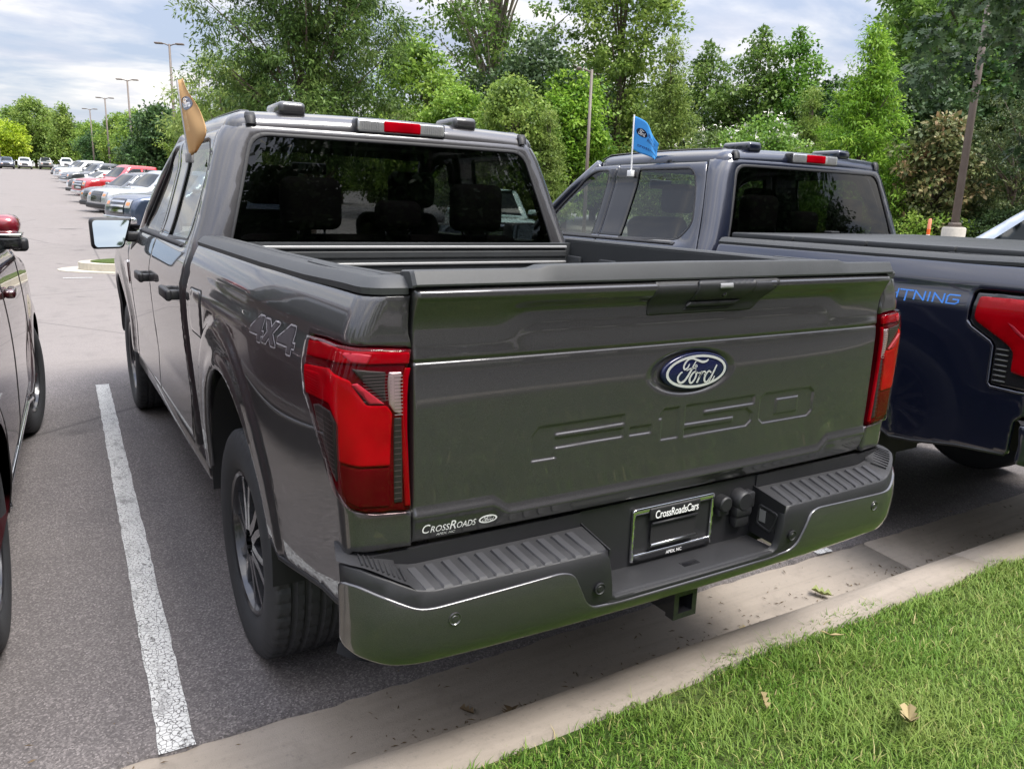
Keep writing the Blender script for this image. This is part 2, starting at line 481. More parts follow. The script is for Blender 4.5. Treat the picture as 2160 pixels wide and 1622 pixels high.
H_cab = pchip([.40, .50, .57, .70, .74, .80, 1.0, 1.12, 1.19, 1.25, 1.30, 1.345, 1.45, 1.6, 1.75, 1.82, 1.875],
              [.955, .972, .980, .979, .978, .982, .994, .998, .998, .987, .972, .955, .915, .868, .822, .796, .762])
YB = pchip([.4, 1.25, 1.35, 1.87, 1.9], [.745, .745, .755, .872, .879]); RCB = 0.10; BOW = .03
def ledge(y, z): return 0.024*sstep(1.352, 1.375, z)*sstep(.93, 1.16, y)*sstep(1.85, 1.70, z)
def cab_lift(P):
    q, z = P[:, 0], P[:, 1]; sg = np.sign(q); aq = np.abs(q)
    hw = H_cab(z); a = hw-RCB; yb = YB(z)
    th = np.clip((aq-a)/RCB, 0, PI/2); ex = np.maximum(aq-a-RCB*PI/2, 0)
    y = yb+BOW*np.clip(aq/a, 0, 1)**2+RCB*(1-np.cos(th))+ex
    x = np.minimum(aq, a)+RCB*np.sin(th)
    # front fender narrows toward the nose; doors step in at the belt line
    x = x-ledge(y, z)-.10*sstep(3.9, 4.75, y)+np.where(y > 2.9, flare(y, z, 3.694)*sstep(1.2, 1.05, z), 0)
    return np.stack([sg*x, y, z], 1)
def cq(y, z, sg=-1):
    hw = float(H_cab(z)); return sg*(hw-RCB+RCB*PI/2+(y-float(YB(z))-BOW-RCB))
def cpoly(pts, seg=0.06):
    """polygon in (y,z) -> (q,z) on the left side, densified so straight lines stay straight"""
    return [(cq(p[0], p[1]), p[1]) for p in resample(pts, seg)]
def ell(cy, cz, a, b, t0, t1, n):
    return [(cy+a*math.cos(rad(t0+(t1-t0)*i/n)), cz+b*math.sin(rad(t0+(t1-t0)*i/n))) for i in range(n+1)]

# ------------------------------------------------------------------ wheels
def make_tyre_mesh(R=.405, Wd=.275, nseg=288):
    prof = [(-.105, .245), (-.125, .262), (-.134, .30), (-.1375, .335), (-.134, .365), (-.126, .385), (-.118, .395)]
    tread = np.linspace(-.112, .112, 33)
    def rr(w): return R-.006*(w/.112)**2
    pts = [(p[0]*Wd/.275, p[1]) for p in prof]+[(w, rr(w)) for w in tread]+[(-p[0]*Wd/.275, p[1]) for p in prof[::-1]]
    nP = len(pts); vs = []; grooves = (-.066, -.024, .024, .066)
    for k in range(nseg):
        q = 2*PI*k/nseg
        for i, (a, r) in enumerate(pts):
            if 7 <= i < 7+33:
                if min(abs(a-g) for g in grooves) < .0045: r -= .009
                else:
                    band = sum(a > g for g in grooves)
                    ph = (k+band*2+(1 if int(abs(a)*200) % 2 else 0)) % 6
                    if ph == 0: r -= .0045
                    if abs(a) > .085 and (k % 6) in (0,): r -= .003
            elif i in (5, 6, nP-6, nP-7) and k % 6 == 0: r -= .004
            vs.append((a, r*math.cos(q), r*math.sin(q)))
    fs = [(k*nP+i, k*nP+i+1, ((k+1) % nseg)*nP+i+1, ((k+1) % nseg)*nP+i) for k in range(nseg) for i in range(nP-1)]
    me = bpy.data.meshes.new('tyre'); me.from_pydata(vs, [], fs); me.shade_smooth(); me.materials.append(M_RUBBER)
    sharpen(me, 40); return me
def make_rim_meshes(style='split6'):
    out = []
    b = MB()   # barrel, axis x, outer face toward -x
    b.lathe([(-.112, .246), (-.118, .252), (-.121, .246), (-.116, .236), (-.095, .228), (.02, .215), (.10, .232), (.112, .246)], 64, cap=False)
    b.lathe([(-.03, .0), (-.03, .217)], 48, cap=False)
    b.lathe([(-.095, .0), (-.095, .034), (-.088, .036), (-.06, .075), (-.035, .085)], 40)
    out.append(('rim', b, M_RIMDARK))
    n = 6 if style == 'split6' else 5
    for k in range(n):
        sp = MB()
        q0 = 2*PI*k/n+.26
        for sgn in (-1, 1):
            if style == 'split6':
                pts = [(.045, sgn*.019), (.11, sgn*.021), (.17, sgn*.036), (.238, sgn*.060)]; wd = [.030, .028, .026, .034]
            else:
                pts = [(.05, sgn*.016), (.12, sgn*.026), (.18, sgn*.036), (.236, sgn*.05)]; wd = [.026, .022, .020, .024]
            top = []; 
            for (r, t), w in zip(pts, wd):
                for e in (-1, 1):
                    dx = -.100-.012*(1-(r-.05)/.19)
                    yy, zz = r, t+e*w/2
                    c, s_ = math.cos(q0), math.sin(q0)
                    top.append((dx, yy*c-zz*s_, yy*s_+zz*c))
            nv = len(top); bot = [(-.055, p[1], p[2]) for p in top]
            fs = []
            for i in range(len(pts)-1):
                a = 2*i; fs += [(a, a+1, a+3, a+2), (nv+a, nv+a+2, nv+a+3, nv+a+1), (a, a+2, nv+a+2, nv+a), (a+1, nv+a+1, nv+a+3, a+3)]
            sp.add(top+bot, fs)
        out.append(('spoke', sp, M_ALU if style != 'split6' else M_SPOKE))
    if style == 'split6':
        for k in range(6):
            q = 2*PI*k/6; out.append(('lug_nut', MB().lathe([(-.105, .0), (-.105, .009), (-.07, .011)], 10, 'x', (0, .062*math.cos(q), .062*math.sin(q))), M_CHROME))
    return out
M_SPOKE = mat('machined_dark_spoke', (0.16, 0.16, 0.175), 0.22, 0.85, 0.6)
TYRE = {}
RIMS = {}
def make_wheel(parent, loc, right=False, style='split6', tscale=1.0):
    w = bpy.data.objects.new('wheel', None); w.empty_display_size = .1; link(w, parent); w.location = loc
    if right: w.rotation_euler = (0, 0, PI)
    w.rotation_euler.x = 0.3 if right else 0.0
    w.scale = (tscale,)*3
    if 'm' not in TYRE: TYRE['m'] = make_tyre_mesh()
    link(bpy.data.objects.new('tyre', TYRE['m']), w)
    if style not in RIMS:
        L = []
        for nm, b, m in make_rim_meshes(style):
            o = b.build(nm, m, w, False, 35); L.append(o.data)
        RIMS[style] = L
    else:
        for me in RIMS[style]: link(bpy.data.objects.new(me.name.split('.')[0], me), w)
    return w

# ------------------------------------------------------------------ lettering
def ford_oval_strokes():
    """hand-drawn script word, unit: emblem half-width 1 (x right, y up)"""
    c = lambda X, Y: ((X-1080)/728.0, -(Y-690)/728.0)
    # straighten the perspective slope seen in the picture (line rises to the right)
    def cc(X, Y):
        x, y = c(X, Y); return (x, (y-0.165*x)*1.12)
    S = [
        ([(1345, 440), (1290, 480), (1200, 500), (1080, 480), (960, 460), (850, 490), (780, 570), (755, 640), (790, 680), (850, 640), (890, 570)], [26, 46, 52, 46, 36, 38, 40, 42, 40, 34, 26]),
        ([(1040, 500), (990, 590), (930, 700), (870, 800), (800, 890), (710, 940), (640, 900), (640, 830), (690, 760), (735, 735)], [22, 34, 44, 48, 50, 48, 44, 40, 34, 28]),
        ([(830, 700), (930, 650), (1010, 640), (1070, 600), (1060, 570), (1030, 585), (1035, 640), (1060, 660)], [22, 26, 24, 22, 18, 16, 18, 14]),
        ([(1060, 690), (980, 740), (920, 840), (930, 910), (980, 915), (1040, 840), (1070, 760), (1060, 690)], [36, 40, 44, 44, 40, 40, 42, 36]),
        ([(1060, 700), (1130, 720), (1190, 690)], [26, 22, 24]),
        ([(1200, 680), (1160, 780), (1100, 910)], [40, 42, 42]),
        ([(1150, 800), (1220, 700), (1280, 680), (1300, 720), (1260, 740)], [26, 34, 34, 30, 22]),
        ([(1440, 690), (1380, 660), (1310, 730), (1280, 810), (1300, 870), (1360, 860), (1420, 780)], [30, 36, 42, 44, 42, 38, 34]),
        ([(1565, 525), (1500, 660), (1430, 800), (1410, 850), (1440, 870), (1490, 820), (1530, 745)], [34, 40, 42, 40, 36, 32, 22]),
    ]
    mb_v = []; mb_f = []
    for pts, w in S:
        v, f = stroke([cc(*p) for p in pts], [k/728.0 for k in w]); k = len(mb_v)
        mb_v += [tuple(p) for p in v]; mb_f += [tuple(i+k for i in q) for q in f]
    return mb_v, mb_f
def ring2d(a0, b0, a1, b1, n=72):
    v = [(a0*math.cos(2*PI*k/n), b0*math.sin(2*PI*k/n)) for k in range(n)]+[(a1*math.cos(2*PI*k/n), b1*math.sin(2*PI*k/n)) for k in range(n)]
    f = [(k, n+k, n+(k+1) % n, (k+1) % n) for k in range(n)]
    return v, f
def flat_on(name, v2, f2, fn, m, parent):
    """2D art put on a surface by fn(x,y)->xyz"""
    return mk(name, [fn(p[0], p[1]) for p in v2], f2, m, parent, False)

L4X4 = {  # letter outlines in a 1-high cell, x to the right
    '4': [(.52, 1), (.80, 1), (.80, .42), (.93, .42), (.93, .26), (.80, .26), (.80, 0), (.58, 0), (.58, .26), (.0, .26), (.0, .44)],
    'x': [(.0, .95), (.27, .95), (.42, .68), (.57, .95), (.84, .95), (.56, .50), (.84, .05), (.57, .05), (.42, .32), (.27, .05), (.0, .05), (.28, .50)],
}
EMB = {   # stamped tailgate letters: polygons in (x, z)
    'F': [(-.505, .972), (-.505, 1.035), (-.485, 1.057), (-.225, 1.060), (-.225, 1.036), (-.435, 1.033), (-.435, 1.024), (-.228, 1.024), (-.228, 1.001), (-.435, .998), (-.435, .972)],
    '-': [(-.205, 1.000), (-.205, 1.022), (-.133, 1.022), (-.133, 1.000)],
    '1': [(-.108, 1.034), (-.090, 1.060), (-.035, 1.060), (-.035, .974), (-.095, .974), (-.095, 1.034)],
    '5': [(-.012, 1.061), (.255, 1.064), (.255, 1.040), (.060, 1.038), (.060, 1.029), (.225, 1.029), (.250, 1.012), (.250, .990), (.232, .975), (-.012, .973), (-.012, .995), (.175, .996), (.175, 1.008), (-.012, 1.008)],
    '0': [(.282, .990), (.282, 1.050), (.300, 1.064), (.500, 1.064), (.518, 1.050), (.518, .990), (.500, .975), (.300, .975)],
}
EMB0_HOLE = [(.352, .997), (.352, 1.042), (.450, 1.042), (.450, .997)]

TG_PROF = pchip([.810, .835, .868, .880, .897, .905, 1.0, 1.15, 1.232, 1.2385, 1.245, 1.275, 1.31, 1.372, 1.384, 1.392, 1.402, 1.412],
                [-.012, -.002, .006, .010, .004, .002, .0035, .003, .000, -.004, .000, -.003, -.002, .020, .026, .025, .014, .000])
def tg_y(x, z):
    """tailgate skin: rearward relief over the plane y=-1.105"""
    ax = np.abs(x)
    # upper recess edge rises toward the handle, lower ledge drops toward the middle
    k = sstep(.62, .49, ax)
    zz = z-.042*k*sstep(1.245, 1.30, z)*sstep(1.372, 1.335, z)
    kb = sstep(.615, .56, ax)
    zz = zz+.030*kb*sstep(.96, .91, z)*sstep(.815, .86, z)
    f = TG_PROF(zz)
    f = f+.010*(1-(x/.82)**2)-.006*((x/.82)**8)
    P = np.stack([x, z], 1)
    # dished oval round the emblem
    e = np.sqrt((x/.163)**2+((z-1.156)/.067)**2)
    f = f-.010*sstep(1.0, .74, e)
    return f
def tg_lift(P):
    x, z = P[:, 0], P[:, 1]
    return np.stack([x, -(1.105+tg_y(x, z)), z], 1)
def make_tailgate(root, pm, lettering=True):
    t = bpy.data.objects.new('tailgate', None); t.empty_display_size = .1; link(t, root)
    nx, nz = (560, 232) if lettering else (150, 90)
    xs = np.linspace(-.812, .812, nx); zs = np.linspace(.812, 1.408, nz)
    gx, gz = np.meshgrid(xs, zs); x = gx.ravel(); z = gz.ravel()
    y = tg_y(x, z)
    if lettering:
        P = np.stack([x, z], 1); sel = (np.abs(x) < .56) & (z > .95) & (z < 1.085); Q = P[sel]
        d = np.full(len(Q), 1e9)
        for k, pol in EMB.items():
            dd = sdf(Q, pol)
            if k == '0': dd = np.maximum(dd, -sdf(Q, EMB0_HOLE))
            d = np.minimum(d, dd)
        y[sel] += -.0048*sstep(.0028, -.0028, d)
    e = np.minimum(.812-np.abs(x), np.minimum(z-.812, 10)); y -= .004*sstep(.006, 0, e)
    V = np.stack([x, -(1.105+y), z], 1)
    i = np.arange(nx-1)[None, :]; j = np.arange(nz-1)[:, None]; a = (j*nx+i).ravel()
    F = np.stack([a, a+1, a+nx+1, a+nx], 1)
    # side and bottom returns
    F = F.tolist(); k = len(V)
    ring = [j*nx for j in range(nz-1, -1, -1)]+[i for i in range(1, nx)]+[j*nx+nx-1 for j in range(1, nz)]
    back = V[ring].copy(); back[:, 1] = -1.045; V = np.concatenate([V, back])
    for m in range(len(ring)-1): F.append([ring[m+1], ring[m], k+m, k+m+1])
    mk('skin', V, F, pm, t)
    b = MB(); b.box((-.80, -1.046, .83), (.80, -1.034, 1.405)); b.build('inner_skin', M_CAP, t)
    # plastic cap along the top edge, higher in the middle
    st = [-.822, -.815, -.52, -.505, -.483, -.46, 0, .53, .556, .585, .60, .815, .822]
    hh = [0, 0, 0, .001, .008, .009, .012, .010, .009, .002, .001, 0, 0]
    prof = lambda h: [(-1.046, 1.404), (-1.046, 1.430+h), (-1.052, 1.436+h), (-1.108, 1.440+h), (-1.1125, 1.438+h), (-1.1155, 1.433+h), (-1.1275, 1.411), (-1.1265, 1.4065), (-1.10, 1.404)]
    vs = []; n = 9
    for X, h in zip(st, hh):
        inset = .006 if abs(X) > .818 else 0
        bowy = -.010*(1-(X/.82)**2)
        for (yy, zz) in prof(h): vs.append((X, yy+(bowy if yy < -1.05 else 0)+inset*(1 if yy < -1.09 else -1), zz-inset*.5))
    fs = [(i*n+k, i*n+(k+1) % n, (i+1)*n+(k+1) % n, (i+1)*n+k) for i in range(len(st)-1) for k in range(n)]
    fs += [tuple(range(n-1, -1, -1)), tuple((len(st)-1)*n+k for k in range(n))]
    o = mk('top_cap', vs, fs, M_CAP, t); sharpen(o.data, 30)
    # handle
    hb = rounded([(-.172, 1.315), (.205, 1.315), (.232, 1.335), (.298, 1.404), (-.168, 1.404)], [.008, .02, .02, .004, .006])
    h = panel('handle', hb, tg_lift, M_BLACK, t, spacing=.02, off=.0035, lip=.008, rnd=.002)
    pk = rounded([(-.052, 1.323), (.112, 1.323), (.150, 1.350), (-.034, 1.350)], .003)
    panel('grip_pocket', pk, tg_lift, M_DARK, h, spacing=.03, off=.0045, lip=.002, rnd=0)
    fl = rounded([(-.034, 1.353), (.153, 1.353), (.186, 1.385), (.184, 1.399), (-.026, 1.399)], [.003, .003, .01, .008, .008])
    panel('latch_flap', fl, tg_lift, M_BLACK, h, spacing=.02, off=.0085, lip=.006, rnd=.002)
    gr = rounded([(-.045, 1.334), (.130, 1.334), (.150, 1.351), (-.034, 1.351)], .003)
    panel('grip_lip', gr, tg_lift, M_BLACK, h, spacing=.02, off=.0125, lip=.008, rnd=.002)
    cx_, cz_ = .072, 1.366
    yk = tg_lift(np.array([[cx_, cz_]]))[0][1]
    MB().lathe([(-.0115, 0), (-.0115, .0055), (-.010, .008), (-.004, .009)], 20, 'y', (cx_, yk, cz_)).build('lock_cylinder', M_GLOSS, h, True, 40)
    panel('pale_pad', rounded([(.045, 1.383), (.092, 1.383), (.092, 1.392), (.045, 1.392)], .002), tg_lift, mat('pale_handle_grey', (.22, .22, .23), .4), h, spacing=.02, off=.0095, lip=.001, rnd=0)  # pale grey rectangle on the latch flap
    # emblem
    def fn(off, cx0=.012, cz0=1.1565, sc=.118):
        def g(X, Y):
            p = np.array([[cx0+X*sc, cz0+Y*sc]]); q = tg_lift(p)[0]; return (q[0], -1.1125-off, q[2])
        return g
    if lettering:
        eb = MB(); n = 72; A, B = 1.0, .425
        prof = [(1.03, 0, .0), (1.03, .004, .0), (1.0, .0075, 0), (.96, .0085, 0)]
        vs = []; g = fn(0)
        for (k_, o_, _) in prof:
            for i in range(n): q = g(k_*A*math.cos(2*PI*i/n), k_*B*math.sin(2*PI*i/n)); vs.append((q[0], q[1]-o_, q[2]))
        fs = [(r*n+i, r*n+(i+1) % n, (r+1)*n+(i+1) % n, (r+1)*n+i) for r in range(3) for i in range(n)]+[tuple(3*n+i for i in range(n))]
        em = eb.add(vs, fs).build('emblem', mat('emblem_blue', (.006, .009, .042), .25, .2, .4), t, True, 50)
        v, f = ring2d(.93, .385, .855, .325); flat_on('emblem_rim', v, f, fn(.0100), mat('emblem_silver', (.72, .73, .74), .22, .55, .5), em)
        v, f = ford_oval_strokes(); v = [(p[0]*.93, p[1]*.80) for p in v]
        flat_on('emblem_script', v, f, fn(.0103), MATS['emblem_silver'], em)
        # dealer decal
        def dn(off):
            def g(X, Y):
                q = tg_lift(np.array([[X, Y]]))[0]; return (q[0], q[1]-off, q[2])
            return g
        d = bpy.data.objects.new('dealer_decal', None); d.empty_display_size = .05; link(d, t)
        def word(txt, x0, x1, z0, h, shear=.15, bold=.004, nm='decal_word'):
            v, f = textmesh(txt, 1, 0, shear, 1.0, bold); v = np.array(v)
            mn = v.min(0); mxx = v.max(0); v = (v-mn)/(mxx-mn+1e-9)
            flat_on(nm, [(x0+p[0]*(x1-x0), z0+p[1]*h) for p in v], f, dn(.0012), M_WHITE, d)
        word('C', -.789, -.770, .8345, .0235); word('ROSS', -.768, -.7205, .8345, .017)
        word('R', -.7195, -.703, .8345, .0235); word('OADS', -.7015, -.652, .8345, .017)
        word('APEX, NC', -.752, -.704, .822, .008, .15, .01)
        v, f = ring2d(1, .46, .82, .32, 40); flat_on('decal_ring', [(-.620+p[0]*.0245, .8445+p[1]*.0245) for p in v], f, dn(.0012), M_WHITE, d)
        v, f = ford_oval_strokes(); flat_on('decal_script', [(-.620+p[0]*.024, .8445+p[1]*.020) for p in v], f, dn(.0013), M_WHITE, d)
    return t

# ------------------------------------------------------------------ rear lamp
def make_lamp(root, mirror):
    e = bed_end(1.0)
    fn = bed_lift
    kw = dict(flip=True, mirror=mirror, parent=None)
    A = lambda x, z: (bed_at(x, z), z)
    left = [(-.847, 1.268), (-.860, 1.222), (-.870, 1.180), (-.880, 1.140), (-.914, 1.111), (-.985, 1.025), (-1.038, .956), (-1.070, .926), (-1.094, .914)]
    body = [A(-.819, 1.270), A(-.905, 1.276), (-1.04, 1.277), (-.951, 1.275)]+left+[A(-.90, .906), A(-.819, .902)]
    base = panel('tail_light', body, fn, M_REDDEEP, root, spacing=.02, off=.004, lip=.03, rnd=.003, flip=True, mirror=mirror)
    p = lambda nm, poly, m, off, r=.004, sp=.02: panel(nm, rounded(poly, r), fn, m, base, spacing=sp, off=off*.8, lip=.006, rnd=.0008, flip=True, mirror=mirror)
    p('upper_lens', [A(-.822, 1.264), A(-.824, 1.239), A(-.905, 1.241), A(-.938, 1.243), (-1.021, 1.239), (-.872, 1.226), (-.866, 1.240), (-.858, 1.258), (-.951, 1.268), (-1.04, 1.270), A(-.905, 1.269)], M_REDLENS, .009)
    p('lens_fold', [(-1.05, 1.264), A(-.93, 1.266), A(-.905, 1.262), A(-.915, 1.243), (-1.085, 1.245)], mat('pink_facet', (.30, .02, .035), .3, 0, 0, .03, .2), .0105, .003)
    main = [A(-.868, 1.014), A(-.862, 1.132), A(-.873, 1.150), A(-.919, 1.154), A(-.949, 1.208), (-1.023, 1.224), (-.876, 1.206), (-.886, 1.143), (-.994, 1.150), (-1.044, 1.153), (-1.069, 1.109), (-1.066, 1.028), A(-.93, 1.018)]
    p('main_lens', main, M_REDLIT, .0125, .006)
    lb = p('led_block', [(-.893, 1.150), (-.990, 1.156), (-.990, 1.206), (-.886, 1.198)], M_REDLIT, .0128, .003)
    for k in range(7):
        z = 1.157+k*.0062; q = np.array([(-.988, z+.003), (-.892, z), (-.892, z+.0012), (-.988, z+.0042)]); X = fn(q)+(-lift_normals(fn, q))*.0146
        if mirror: X = X*[-1, 1, 1]
        mk('led_bar', X, [(0, 1, 2, 3)], M_REDLENS, lb, False)
    p('lens_facet', [A(-.879, 1.155), A(-.912, 1.157), A(-.946, 1.201), A(-.935, 1.203)], MATS['pink_facet'], .0142, .002)
    p('lower_lens', [A(-.868, .918), A(-.868, 1.009), A(-.93, 1.012), (-1.068, 1.020), (-1.058, .97), (-1.075, .935), (-1.098, .922)], M_REDDEEP, .009)
    p('edge_reflector', [A(-.8205, .914), A(-.8205, 1.230), A(-.833, 1.230), A(-.833, .914)], M_REDLENS, .010, .002)
    rv = p('reverse_lens', [A(-.840, 1.126), A(-.840, 1.222), A(-.868, 1.223), A(-.868, 1.152), A(-.858, 1.136)], M_CLEARL, .009, .002)
    sm = p('smoked_window', [A(-.875, 1.160), A(-.875, 1.224), A(-.945, 1.233), A(-.918, 1.200)], M_SMOKE, .0085, .002)
    sd = p('side_marker_window', [(-.930, 1.124), (-.960, 1.132), (-1.040, 1.134), (-1.059, 1.112), (-1.056, 1.032), (-1.052, .976), (-.996, 1.034)], M_SMOKE, .0095, .003)
    for k in range(12):
        z = 1.115-k*.011; s0 = -1.054; s1 = -.945-.055*(k/11) if k > 1 else -.955
        X = fn(np.array([(s0, z), (s1, z), (s1, z+.0012), (s0, z+.0012)])); X = X+(-lift_normals(fn, np.array([(s0, z)])))*.0102
        if mirror: X = X*[-1, 1, 1]
        mk('louvre', X, [(0, 1, 2, 3)], mat('louvre_edge', (.09, .09, .09), .3), sd, False)
    gr = p('louvre_strip', [A(-.839, .925), A(-.839, 1.121), A(-.857, 1.121), A(-.857, .925)], M_SMOKE, .0085, .002)
    def bars(parent, x0, x1, zs, m, off, th=.0012, nm='louvre'):
        for z in zs:
            b = MB(); q = [A(x0, z), A(x1, z), A(x1, z+th), A(x0, z+th)]
            P = np.array([(float(a), float(c)) for a, c in q]); n = -lift_normals(fn, P); X = fn(P)+n*off
            if mirror: X = X*[-1, 1, 1]
            mk(nm, X, [(0, 1, 2, 3)], m, parent, False)
    panel('outer_lens', body, fn, M_LENSCOVER, base, spacing=.02, off=.0145, lip=.008, rnd=.004, flip=True, mirror=mirror, ring=.006)
    bars(gr, -.842, -.858, np.linspace(.935, 1.105, 14), mat('louvre_edge', (.09, .09, .09), .3), .0092)
    bars(sm, -.863, -.925, np.linspace(1.163, 1.218, 9), MATS['louvre_edge'], .0093, .001)
    bars(rv, -.839, -.857, np.linspace(1.128, 1.214, 12), mat('prism_edge', (.25, .25, .25), .2), .0097, .002)
    return base

# ------------------------------------------------------------------ rear bumper
def bump_plan(s):
    """plan of the bumper face; s is signed distance from the middle"""
    a = np.abs(s); st, R_ = .80, .20
    th = np.clip((a-st)/R_, 0, rad(62)); ex = np.maximum(a-st-R_*rad(62), 0)
    x = np.minimum(a, st)+R_*np.sin(th)+ex*math.cos(rad(62))
    y = -1.222+.018*(np.minimum(a, st)/.8)**2+R_*(1-np.cos(th))+ex*math.sin(rad(62))
    return np.sign(s)*x, y
B_PROF = pchip([.50, .548, .575, .62, .68, .74, .80], [.06, .030, .012, .000, -.004, .004, .012])
def bump_lift(P):
    x, y = bump_plan(P[:, 0]); return np.stack([x, y+B_PROF(P[:, 1]), P[:, 1]], 1)
def make_bumper(root, pm):
    t = bpy.data.objects.new('rear_bumper', None); t.empty_display_size = .1; link(t, root)
    # black upper moulding and its face
    SE = 1.03
    zt = lambda s: .742+.050*float(sstep(.80, .97, abs(s)))
    face = [(-SE, .60), (-.46, .575), (.46, .575), (SE, .60), (SE, zt(SE)), (.97, zt(.97)), (.90, zt(.90)), (.84, zt(.84)), (.80, zt(.8)), (.325, .742), (.318, .69), (.305, .612), (.29, .602), (-.29, .602), (-.305, .612), (-.318, .69), (-.325, .742)]+[(-k, zt(k)) for k in (.80, .84, .90, .97, SE)]
    panel('moulding_face', face, bump_lift, M_BLACK, t, spacing=.03, off=-.003, lip=.02, rnd=.003)
    # painted corners joined by a low strip under the step
    pz = lambda s: .700+.056*float(sstep(.80, .98, abs(s)))
    pt = [(-SE, pz(SE)), (-.97, pz(.97)), (-.90, pz(.90)), (-.84, pz(.84)), (-.80, .704), (-.47, .716), (-.435, .706), (-.392, .618), (-.365, .596), (-.28, .590), (.28, .590), (.365, .596), (.392, .618), (.435, .706), (.47, .716), (.80, .704), (.84, pz(.84)), (.90, pz(.9)), (.97, pz(.97)), (SE, pz(SE)),
          (SE, .610), (.98, .585), (.90, .566), (.70, .556), (.40, .552), (-.40, .552), (-.70, .556), (-.90, .566), (-.98, .585), (-SE, .610)]
    panel('painted_shell', rounded(pt, .02, 3), bump_lift, pm, t, spacing=.025, off=.003, lip=.010, rnd=.0004)
    # lower lip turned under
    b = MB(); S = np.linspace(-SE, SE, 60); x, y = bump_plan(S); yo = B_PROF(.556)
    for i in range(59):
        b.add([(x[i], y[i]+yo+.004, .562), (x[i+1], y[i+1]+yo+.004, .562), (x[i+1]*.97, y[i+1]+.10, .545), (x[i]*.97, y[i]+.10, .545)], [(0, 1, 2, 3)])
    b.build('underside', M_DARK, t)
    # step pads
    def pad(sg):
        o = bpy.data.objects.new('step_pad', None); o.empty_display_size = .05; link(o, t)
        S = np.concatenate([np.linspace(.322, .80, 14), np.linspace(.82, SE, 12)]); vs = []
        rows = 6
        for s in S:
            x, y = bump_plan(np.array([s])); x, y = float(x[0]), float(y[0]); z = zt(s)
            yf = -1.095 if s < .86 else -1.095+.10*float(sstep(.86, 1.0, s))
            xf = x-.0 if s < .86 else x-.02
            for r in range(rows):
                k = r/(rows-1); zz = z-.004*(1-min(1, k*6))+.020*k
                if s > .84: zz = z+.006+.012*k
                vs.append((sg*(x*(1-k)+xf*k), (y+B_PROF(z)+.004)*(1-k)+yf*k, zz))
        n = len(S); fs = [(i*rows+r, (i+1)*rows+r, (i+1)*rows+r+1, i*rows+r+1) for i in range(n-1) for r in range(rows-1)]
        if sg < 0: fs = [f[::-1] for f in fs]
        mk('tread_plate', vs, fs, M_PAD, o)
        # inner wall of the centre recess
        w = MB(); x0 = sg*.322
        w.prism([(-1.215, .745), (-1.205, .612), (-1.085, .618), (-1.085, .768)], lambda p: (x0, p[0], p[1]), lambda p: (x0+sg*.004, p[0], p[1]))
        w.build('side_wall', M_BLACK, o)
        # back wall behind the tread up to the tailgate
        w = MB(); w.box((min(sg*.33, sg*.93), -1.093, .70), (max(sg*.33, sg*.93), -1.083, .80)); w.build('rear_lip', M_BLACK, o)
        # ribs
        for i in range(11):
            s = .37+i*.044
            x, y = bump_plan(np.array([s])); x, y = float(x[0]), float(y[0]); z = zt(s)
            r = MB(); dx = .012
            r.add([(sg*(x-.009), y+.012, z+.0035), (sg*(x+.009), y+.012, z+.0035), (sg*(x+.009+dx), -1.115, z+.0225), (sg*(x-.009+dx), -1.115, z+.0225),
                   (sg*(x-.012), y+.008, z-.002), (sg*(x+.012), y+.008, z-.002), (sg*(x+.012+dx), -1.110, z+.016), (sg*(x-.012+dx), -1.110, z+.016)],
                  [(0, 1, 2, 3), (4, 5, 1, 0), (5, 6, 2, 1), (6, 7, 3, 2), (7, 4, 0, 3)])
            ob = r.build('tread_rib', mat('tread_rib_plastic', (.040, .040, .044), .45), o)
        # fine grip lines on the corner
        for i in range(9):
            s = .865+i*.012
            x, y = bump_plan(np.array([s])); x, y = float(x[0]), float(y[0]); z = zt(s)+.008
            r = MB(); r.tube([(sg*x*.995, y+.022, z+.001), (sg*(x-.012), y+.075, z+.006)], .0022, 5); r.build('grip_line', M_PAD, o)
        return o
    pad(-1); pad(1)
    # centre recess: shelf, wall, licence plate bracket
    b = MB(); b.rbox((-.320, -1.212, .585), (.320, -1.080, .606), .004); b.build('centre_step', M_PAD, t, False, 40)
    b = MB(); b.box((-.42, -1.088, .58), (.42, -1.076, .800)); b.build('recess_wall', M_BLACK, t)
    b = MB(); b.rbox((-.012, -1.165, .6045), (.048, -1.140, .6075), .001); b.build('step_badge', M_GLOSS, t)
    pl = bpy.data.objects.new('plate_frame', None); pl.empty_display_size = .05; link(pl, t)
    y0 = -1.092
    fo = rounded([(-.154, .618), (.154, .618), (.154, .776), (-.154, .776)], [.004, .004, .012, .012])
    fi = rounded([(-.144, .640), (.144, .640), (.144, .757), (-.144, .757)], .003)
    pln = lambda yy: (lambda P: np.stack([P[:, 0], np.full(len(P), yy), P[:, 1]], 1))
    panel('frame', fo, pln(y0-.006), M_CHROME, pl, holes=[fi], spacing=.03, lip=.006, rnd=.002, ring=.002)
    fb = [(-.143, .619), (.143, .619), (.143, .638), (-.143, .638)]
    panel('frame_base', fb, pln(y0-.008), M_BLACK, pl, spacing=.03, lip=.002, rnd=0)
    bo = rounded([(-.095, .735), (.092, .735), (.092, .770), (-.095, .770)], .003)
    panel('name_band', bo, pln(y0-.010), M_BLACK, pl, spacing=.03, lip=.004, rnd=.001)
    def word(txt, x0, x1, z0, h, yy, bold=.006):
        v, f = textmesh(txt, 1, 0, .0, .95, bold); v = np.array(v); mn = v.min(0); v = (v-mn)/(v.max(0)-mn+1e-9)
        mk('frame_word', [(x0+p[0]*(x1-x0), yy, z0+p[1]*h) for p in v], f, M_WHITE, pl, False)
    word('CrossRoadsCars', -.082, .080, .741, .024, y0-.0155, .012)
